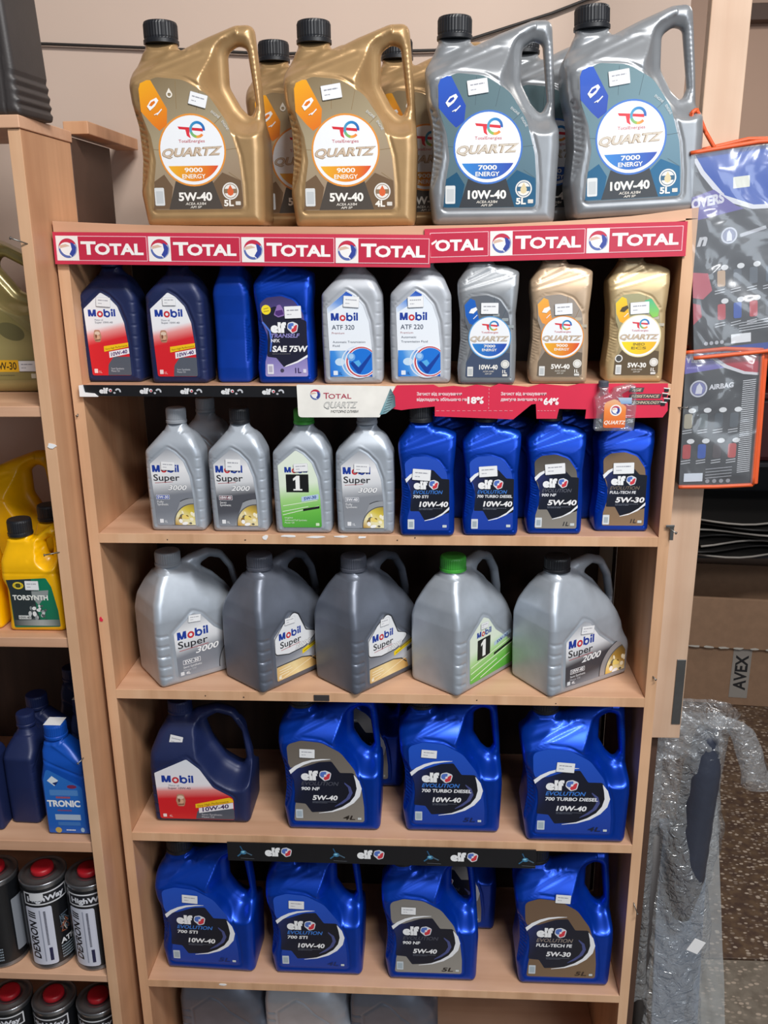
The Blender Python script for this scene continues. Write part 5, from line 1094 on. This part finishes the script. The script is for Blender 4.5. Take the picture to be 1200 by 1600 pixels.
can('printed tin on the lowest board, left of three red caps', -.682, .010, LS[4][0], 0, g1); can('printed tin on the lowest board, middle red cap', -.588, .010, LS[4][0], 6, g1); can('printed tin on the lowest board at the left photo edge', -.776, .010, LS[4][0], 0, g1)

# ================================================================== cable along the wall
def catenary(pts): 
    out = []
    for i in range(len(pts)-1):
        for k in range(8): out.append(Vector(pts[i]).lerp(Vector(pts[i+1]), k/8))
    return out+[Vector(pts[-1])]
o = tube('cable', M['rubber'], catenary([(-1.2, .392, .412), (-.63, .392, .394), (-.45, .392, .384), (-.20, .392, .368), (.10, .392, .368), (.31, .392, .424), (.54, .392, .50)]), .0028); tag(o, 'thin dark cable running across the wall behind the top jugs', 'cable')

# ================================================================== right side: upright board, packs, alcove
pb = thing('upright_board', 'tall pale board leaning beside the right side of the middle case', 'board', (.530, .045, -1.72), (0, 0, 0))
def leanx(x, y, z): return (x+.0*(z), y, z)
box('board', M['upr'], -.032, .026, .0, .020, .87, 2.95, pb, .0015); box('kick', M['rackdark'], -.030, -.006, .022, .04, 0, .865, pb, .0015)
box('metal_strip', M['steelnail'], .008, .024, -.0018, 0, .90, 1.03, pb, .0005)
t = thing('steel_bracket', 'small bright bracket on the right edge beside the brown-labelled blue bottle', 'bracket', (.492, -.002, -.425)); box('plate', M['steelnail'], .0, .006, -.002, .0, -.024, 0, t, .0004); box('flange', M['steelnail'], -.008, .006, -.004, -.002, -.001, .003, t, .0004)
def pack(label, ox, oz, w_, h_, top, y, tilt, draw, strap=True, side=False):
    t = thing('seat_cover_pack', label, 'pack', (ox, y, oz), (0, math.radians(tilt), 0)); W_, H_ = w_, h_
    bm = bmesh.new(); box_bm(bm, 0, W_, .004, .034, 0, H_, .006)
    ff = link('folded_fabric', mesh_of('folded_fabric', bm, top), t)
    d = Draw(halfplanes([(1, 1), (W_*1000-1, 1), (W_*1000-1, H_*1000-1), (1, H_*1000-1)])); draw(d, W_*1000, H_*1000); d.clip = None; link('printed_insert', d.mesh('printed_insert', .0035), t)
    for nm, pts in (('piping', [(0, 0, 0), (W_/2, -.001, -.001), (W_, 0, 0)]), ('piping', [(0, 0, H_), (W_/2, -.002, H_+.004), (W_, 0, H_)]), ('piping', [(0, .036, H_+.002), (W_/2, .037, H_+.012), (W_, .036, H_+.002)]), ('piping', [(W_, 0, 0), (W_+.001, 0, H_/2), (W_, 0, H_)])):
        tube(nm, M['orange'], catenary(pts), .0034, ff, 8)
    bm = bmesh.new(); nx, nz = 40, 50; vs = []; rnd = random.Random(int(ox*99)); ph = [(rnd.uniform(20, 90), rnd.uniform(20, 90), rnd.uniform(0, 6), rnd.uniform(.0004, .0013)) for _ in range(9)]
    for j in range(nz+1):
        for i in range(nx+1):
            x, z = W_*i/nx, H_*j/nz; e = min(i, nx-i, j, nz-j)/5.; q = sum(a*math.sin(x*p+z*r_+c) for p, r_, c, a in ph)
            vs.append(bm.verts.new((x, -.0025+min(1, e)*(-.0035+q), z)))
    for j in range(nz):
        for i in range(nx): k = j*(nx+1)+i; bm.faces.new((vs[k], vs[k+1], vs[k+nx+2], vs[k+nx+1]))
    link('vinyl_cover', mesh_of('vinyl_cover', bm, M['vinyl'], True), t)
    if strap:
        bm = bmesh.new(); tube_bm(bm, catenary([(.040, .018, H_+.004), (.026, .018, H_+.03), (.014, .016, H_+.060), (.006, .014, H_+.056), (.004, .014, H_+.002)]), .0032, 8); link('carry_strap', mesh_of('carry_strap', bm, M['orange'], True), t)
    if side:
        box('side_fabric', M['orange'], W_-.002, W_+.010, .002, .03, 0, H_, t, .002)
    return t
def icons(d, x, z, s, cols):
    for r_ in range(2):
        for c in range(6):
            px, pz = x+c*24*s, z-r_*50*s
            d.rrect(px+4, pz-14*s, px+16*s, pz+10*s, 3, cols[(r_*6+c) % len(cols)]); d.poly(ell(px+15*s, pz+14*s, 5.5*s, 4*s), '#e9ebec'); d.line((px, pz-20*s), (px+15*s, pz-18*s), 1.3, '#c6c8cc'); d.line((px, pz-24*s), (px+15*s, pz-22*s), 1.3, '#c6c8cc')
def art1(d, W_, H_):
    d.grad([(0, 12), (W_, 12), (W_, H_), (0, H_)], [(0, '#3a3b3e'), (1, '#4a4b50')]); d.rrect(0, 0, W_, 12, 0, '#1c3f9c'); d.poly([(0, H_), (W_, H_), (W_, H_-95), (90, H_-88), (45, H_-70), (15, H_-30)], '#e6e8ee'); d.poly([(6, H_), (W_, H_), (W_, H_-90), (92, H_-82), (50, H_-64), (20, H_-26)], '#1550b4')
    d.poly([(0, H_-62), (34, H_-54), (66, H_-80), (78, H_-86), (0, H_-96)], '#6a61a8'); d.text('OVERS', 1, H_-78, 13, '#dcdce6', 48, bold=.05, slope=.1); d.rrect(60, H_-52, 82, H_-38, 1, '#e6ecd8') if False else d.rrect(62, H_-56, 86, H_-40, 1, '#e8ead8')
    d.text('n', 8, H_-132, 17, '#cfd0d4', 16, bold=.05, shear=.3); d.ring(56, H_-122, 9.5, 12, '#c3c6d2'); d.poly(ell(56, H_-122, 9), '#74789a'); d.poly([(52, H_-130), (60, H_-130), (60, H_-121), (56, H_-114), (53, H_-118)], '#dfe0ea'); d.line((72, H_-124), (110, H_-116), 5, '#b8bac0')
    icons(d, 34, 118, 1.0, ['#c8a888', '#5a6068', '#5f666e', '#54606c', '#55585e', '#606870', '#c04850', '#3458b0', '#c04048', '#585c64', '#444a52', '#3c5ca0']); d.poly([(0, 130), (24, 126), (30, 100), (16, 88), (0, 92)], '#c25a68'); d.poly([(0, 84), (12, 80), (14, 62), (0, 50)], '#b84450')
    d.rrect(58, 16, 88, 30, .5, '#eceef0'); 
    for i in range(4): d.line((70, 46-i*4), (W_, 52-i*4), 1.2, '#c6c8cc'); d.poly(ell(20+i*8, 20, 3), '#b8bac0')
def art2(d, W_, H_):
    d.rrect(0, 0, W_, H_, 0, '#2b2c30'); d.poly([(28, H_), (W_, H_), (W_, H_-40), (92, H_-37), (62, H_-26), (40, H_-10)], '#e2e3e8'); d.poly([(34, H_), (W_, H_), (W_, H_-36), (94, H_-33), (66, H_-22), (46, H_-8)], '#b81c34')
    d.poly([(0, H_), (26, H_), (44, H_-14), (62, H_-26), (0, H_-34)], '#6b62b4'); d.text('VERS', 1, H_-16, 10, '#cfcfe0', 30, bold=.04); d.tinylines(4, H_-26, (18,), 3, '#9a94d4', 3)
    d.ring(24, H_-58, 11, 13.5, '#d0d2de'); d.poly(ell(24, H_-58, 10.5), '#7d80b4'); d.poly([(19, H_-66), (29, H_-66), (30, H_-57), (25, H_-49), (21, H_-54)], '#e0e1ec'); d.text('AIRBAG', 40, H_-60, 7.5, '#dcdde2', 38, bold=.04, slope=.08)
    for r_ in range(2):
        for c in range(4):
            px, pz = 2+c*24, 112-r_*50; d.rrect(px+2, pz-16, px+15, pz+8, 4, ['#a8a088', '#5a6466', '#3c444c', '#454d55', '#b83838', '#1c50b0', '#4a4044', '#c04440'][r_*4+c]); d.poly(ell(px+14, pz+13, 6, 4), '#e9ebec'); d.line((px, pz-20), (px+15, pz-18), 1.4, '#c6c8cc'); d.line((px, pz-24), (px+15, pz-22), 1.4, '#c6c8cc')
    for i in range(46): d.line((92, H_-48-i*3.3), (112, H_-46-i*3.3), 1.3, '#d6d8dc')
    d.rrect(8, 8, 38, 22, .5, '#dfe8f2')
    for i in range(4): d.line((42, 28-i*5), (84, 31-i*5), 1, '#b8bac0'); d.poly(ell(46+i*11, 8, 3.4), '#9a9ca2')
pack('clear pack with blue top and orange edging hanging at the right', .506, -.150, .190, .300, M['cloth'], .002, -6, art1)
pack('clear pack with red corner and orange edging, lower of the two', .502, -.360, .118, .218, M['cloth'], .006, -2, art2, False, True)
# ---- far alcove: cardboard boxes, mats, tub, beam
t = thing('cardboard_box', 'large brown cardboard box on the floor behind the shelving, taped label', 'box', (1.42, 1.95, -1.72), (0, 0, math.radians(-6)))
box('carton', M['carton'], -.33, .5, -.22, .2, 0, .245, t, .004); box('front_flap', M['carton'], -.325, .5, -.238, -.223, .25, .455, t, .002, lambda x, y, z: (x, y-.07*(z-.25)*0+.0, z)); box('side_flap', M['carton'], -.345, -.333, -.2, .2, .2, .46, t, .002); box('back_flap', M['carton'], -.325, .5, .19, .2, .25, .44, t, .002)
for i in range(9): flake('torn_edge', t, -.28+i*.055, -.2395, .253, .05, .012, M['tape'], 40+i)
d = Draw(); d.rrect(-34, -105, 34, 105, 1, '#8f8a84'); d.text('AVEX', 22, -72, 44, '#17171a', 150, bold=.03, rot=90)
link('taped_label', d.mesh('taped_label', 0), t, (-.095, -.2215, .14))
t = thing('shelf_rack', 'dark steel rack carrying black mats in the alcove', 'rack', (1.35, 1.9, -1.72))
for x in (-.36, .62):
    for y in (-.1, .3): box('post', M['black'], x-.015, x+.015, y-.015, y+.015, 0, 1.36, t)
box('rack_shelf', M['black'], -.36, .62, -.12, .32, .60, .62, t); box('rack_shelf', M['black'], -.36, .62, -.12, .32, .955, .97, t); box('rack_shelf', M['black'], -.36, .62, -.12, .32, 1.34, 1.36, t); box('rack_back', M['black'], -.36, .62, .305, .32, .45, 1.34, t)
for i in range(7):
    m = thing('car_mat', 'black rubber mat, number %s from the bottom of the mat pile' % ['one', 'two', 'three', 'four', 'five', 'six', 'seven'][i], 'mat', (1.47, 1.92, -1.10+i*.021), group='black rubber mats piled on the rack')
    bm = bmesh.new(); vs = []; nx = 16; rnd = random.Random(i)
    o0 = rnd.uniform(-.03, .03); top = [];
    bm2 = bmesh.new()
    for j, (y0, y1) in enumerate(((-.16, .26),)):
        for k in range(nx+1):
            x = -.40+o0+.8*k/nx; zz = .012+.045*((k/nx-.5)**2)*(1 if i > 3 else .3)+i*.0
            for y in (y0-.04*math.sin(k*.6+i), y1):
                for dz in (0, .009): vs.append(bm.verts.new((x, y, zz*0+dz+.03*((k/nx)-.5)**2*(i > 4))))
    for k in range(nx):
        a, b = 4*k, 4*k+4
        for q in ((a, b, b+1, a+1), (a+2, a+3, b+3, b+2), (a, a+2, b+2, b), (a+1, b+1, b+3, a+3)): bm.faces.new([vs[w_] for w_ in q])
    bm.faces.new([vs[q] for q in (0, 1, 3, 2)]); bm.faces.new([vs[4*nx+q] for q in (0, 2, 3, 1)]); bm2.free()
    link('mat_sheet', mesh_of('mat_sheet', bm, M['rub']), m)
    tube('rolled_rim', M['rubedge'] if i % 2 == 0 else M['rub'], [(-.40+o0+.8*k/nx, -.162-.04*math.sin(k*.6+i), .005+.03*((k/nx)-.5)**2*(i > 4)) for k in range(nx+1)], .004, m, 6)
t = thing('storage_tub', 'dark maroon tub standing above the pile of mats', 'tub', (1.45, 1.95, -.75)); bm = bmesh.new(); box_bm(bm, -.36, .42, -.15, .2, 0, .24, .02); link('tub', mesh_of('tub', bm, M['maroon']), t); box('tub_rim', M['maroon'], -.38, .44, -.17, .22, .235, .26, t, .006)
t = thing('cardboard_box', 'small cardboard box with grey tape on top of the alcove rack', 'box', (1.30, 1.9, -.36)); box('carton', M['carton'], -.3, .5, -.12, .22, 0, .26, t, .004); box('tape_strip', M['tape'], -.02, .05, -.1225, -.1205, .13, .262, t, .0004)
t = thing('wall_beam', 'dark wooden beam high on the alcove wall at the right edge', 'beam', (1.335, 2.29, .80)); box('beam', M['rackdark'], -.12, .9, -.06, .0, .0, .055, t)
# ---- long goods wrapped in crinkled plastic, leaning at the foot of the case
wp = thing('wrapped_bundle', 'long dark goods in crinkled clear plastic leaning beside the case foot', 'bundle', (.62, .06, -1.72))
def lean(x, y, z): return (x, y, z)
bm = bmesh.new()
for k in range(30):
    pass
pts = [(-.02+.035*t_, .045, .18+.70*t_) for t_ in [k/26 for k in range(27)]]; rnd = random.Random(2)
tube('rolled_cloth', M['cloth'], [( -.006+.0006*k, .05, .42+.018*k) for k in range(25)], [(.035+.0006*math.sin(k*2.3))*min(1, .55+.09*min(k, 24-k)) for k in range(25)], wp, 18)
box('slate_board', M['slate'], -.055, .045, .085, .093, .0, .62, wp, .002, lambda x, y, z: (x+.04*(.6-z), y-.02*(.6-z), z))
def crumple(name, mat, fn, nu, nv, amp, seed, parent, amp2=.5):
    rnd = random.Random(seed); ph = [(rnd.uniform(3, 14), rnd.uniform(3, 14), rnd.uniform(0, 6)) for _ in range(10)]+[(rnd.uniform(18, 44), rnd.uniform(18, 60), rnd.uniform(0, 6)) for _ in range(10)]
    bm = bmesh.new(); vs = []
    for j in range(nv+1):
        for i in range(nu+1):
            u, v = i/nu, j/nv; q = sum(math.sin(a*u*2+b*v*2+c) for a, b, c in ph[:10])*.12+sum(abs(math.sin(a*u+b*v+c)) for a, b, c in ph[10:])*.07*amp2
            p, n_ = fn(u, v); vs.append(bm.verts.new(Vector(p)+Vector(n_)*q*amp))
    for j in range(nv):
        for i in range(nu): k = j*(nu+1)+i; bm.faces.new((vs[k], vs[k+1], vs[k+nu+2], vs[k+nu+1]))
    return link(name, mesh_of(name, bm, mat, True), parent)
def sleeve(u, v):
    a = 2*PI*u; z = .02+.87*v; r = .060-.012*v+(.02*(v-.94)/.06 if v > .94 else 0); cx = -.015-.02*(1-v)*0
    return (cx+r*1.05*math.cos(a), .058+r*.55*math.sin(a), z), (math.cos(a), math.sin(a)*.6, 0)
crumple('plastic_sleeve', M['bag'], sleeve, 90, 170, .017, 4, wp, 1.4)
crumple('plastic_sleeve', M['bag'], lambda u, v: ((-.098+.018*math.cos(2*PI*u)+.03*(1-v)*.3, .040+.016*math.sin(2*PI*u), .22+.62*v), (math.cos(2*PI*u), math.sin(2*PI*u), 0)), 30, 90, .010, 9, wp)
crumple('loose_end', M['bag'], lambda u, v: ((.02+.085*v+.020*math.cos(2*PI*u)*(1+.3*v), .030+.016*math.sin(2*PI*u), .872+.02*math.sin(v*3)-.135*v*v), (math.cos(2*PI*u)*.6, math.sin(2*PI*u), .5)), 26, 40, .008, 12, wp)
crumple('loose_top', M['bag'], lambda u, v: ((-.10+.13*u, .030, .80+.10*v), (0, -1, .2)), 30, 20, .014, 15, wp)
crumple('milky_film', M['sheet'], lambda u, v: ((-.045+.03*(1-v)+(.105+.055*(1-v))*u, .10-.01*math.sin(PI*u), .0+.66*v), (0, -1, 0)), 24, 50, .008, 21, wp, .2)
box('white_tag', M['paper'], -.012, .014, -.0005, .0005, -.016, .016, wp, .0003, lambda x, y, z: (x*.85+z*.45+.012, y-.004, z*.9-x*.4+.392))
t = thing('grey_pipe', 'dark grey plastic pipe standing between the case foot and the wrapped goods', 'pipe', (.545, .11, -1.72)); tube('pipe', M['dgrey'], [(0, 0, .0), (0, 0, .62)], .018, t, 16)
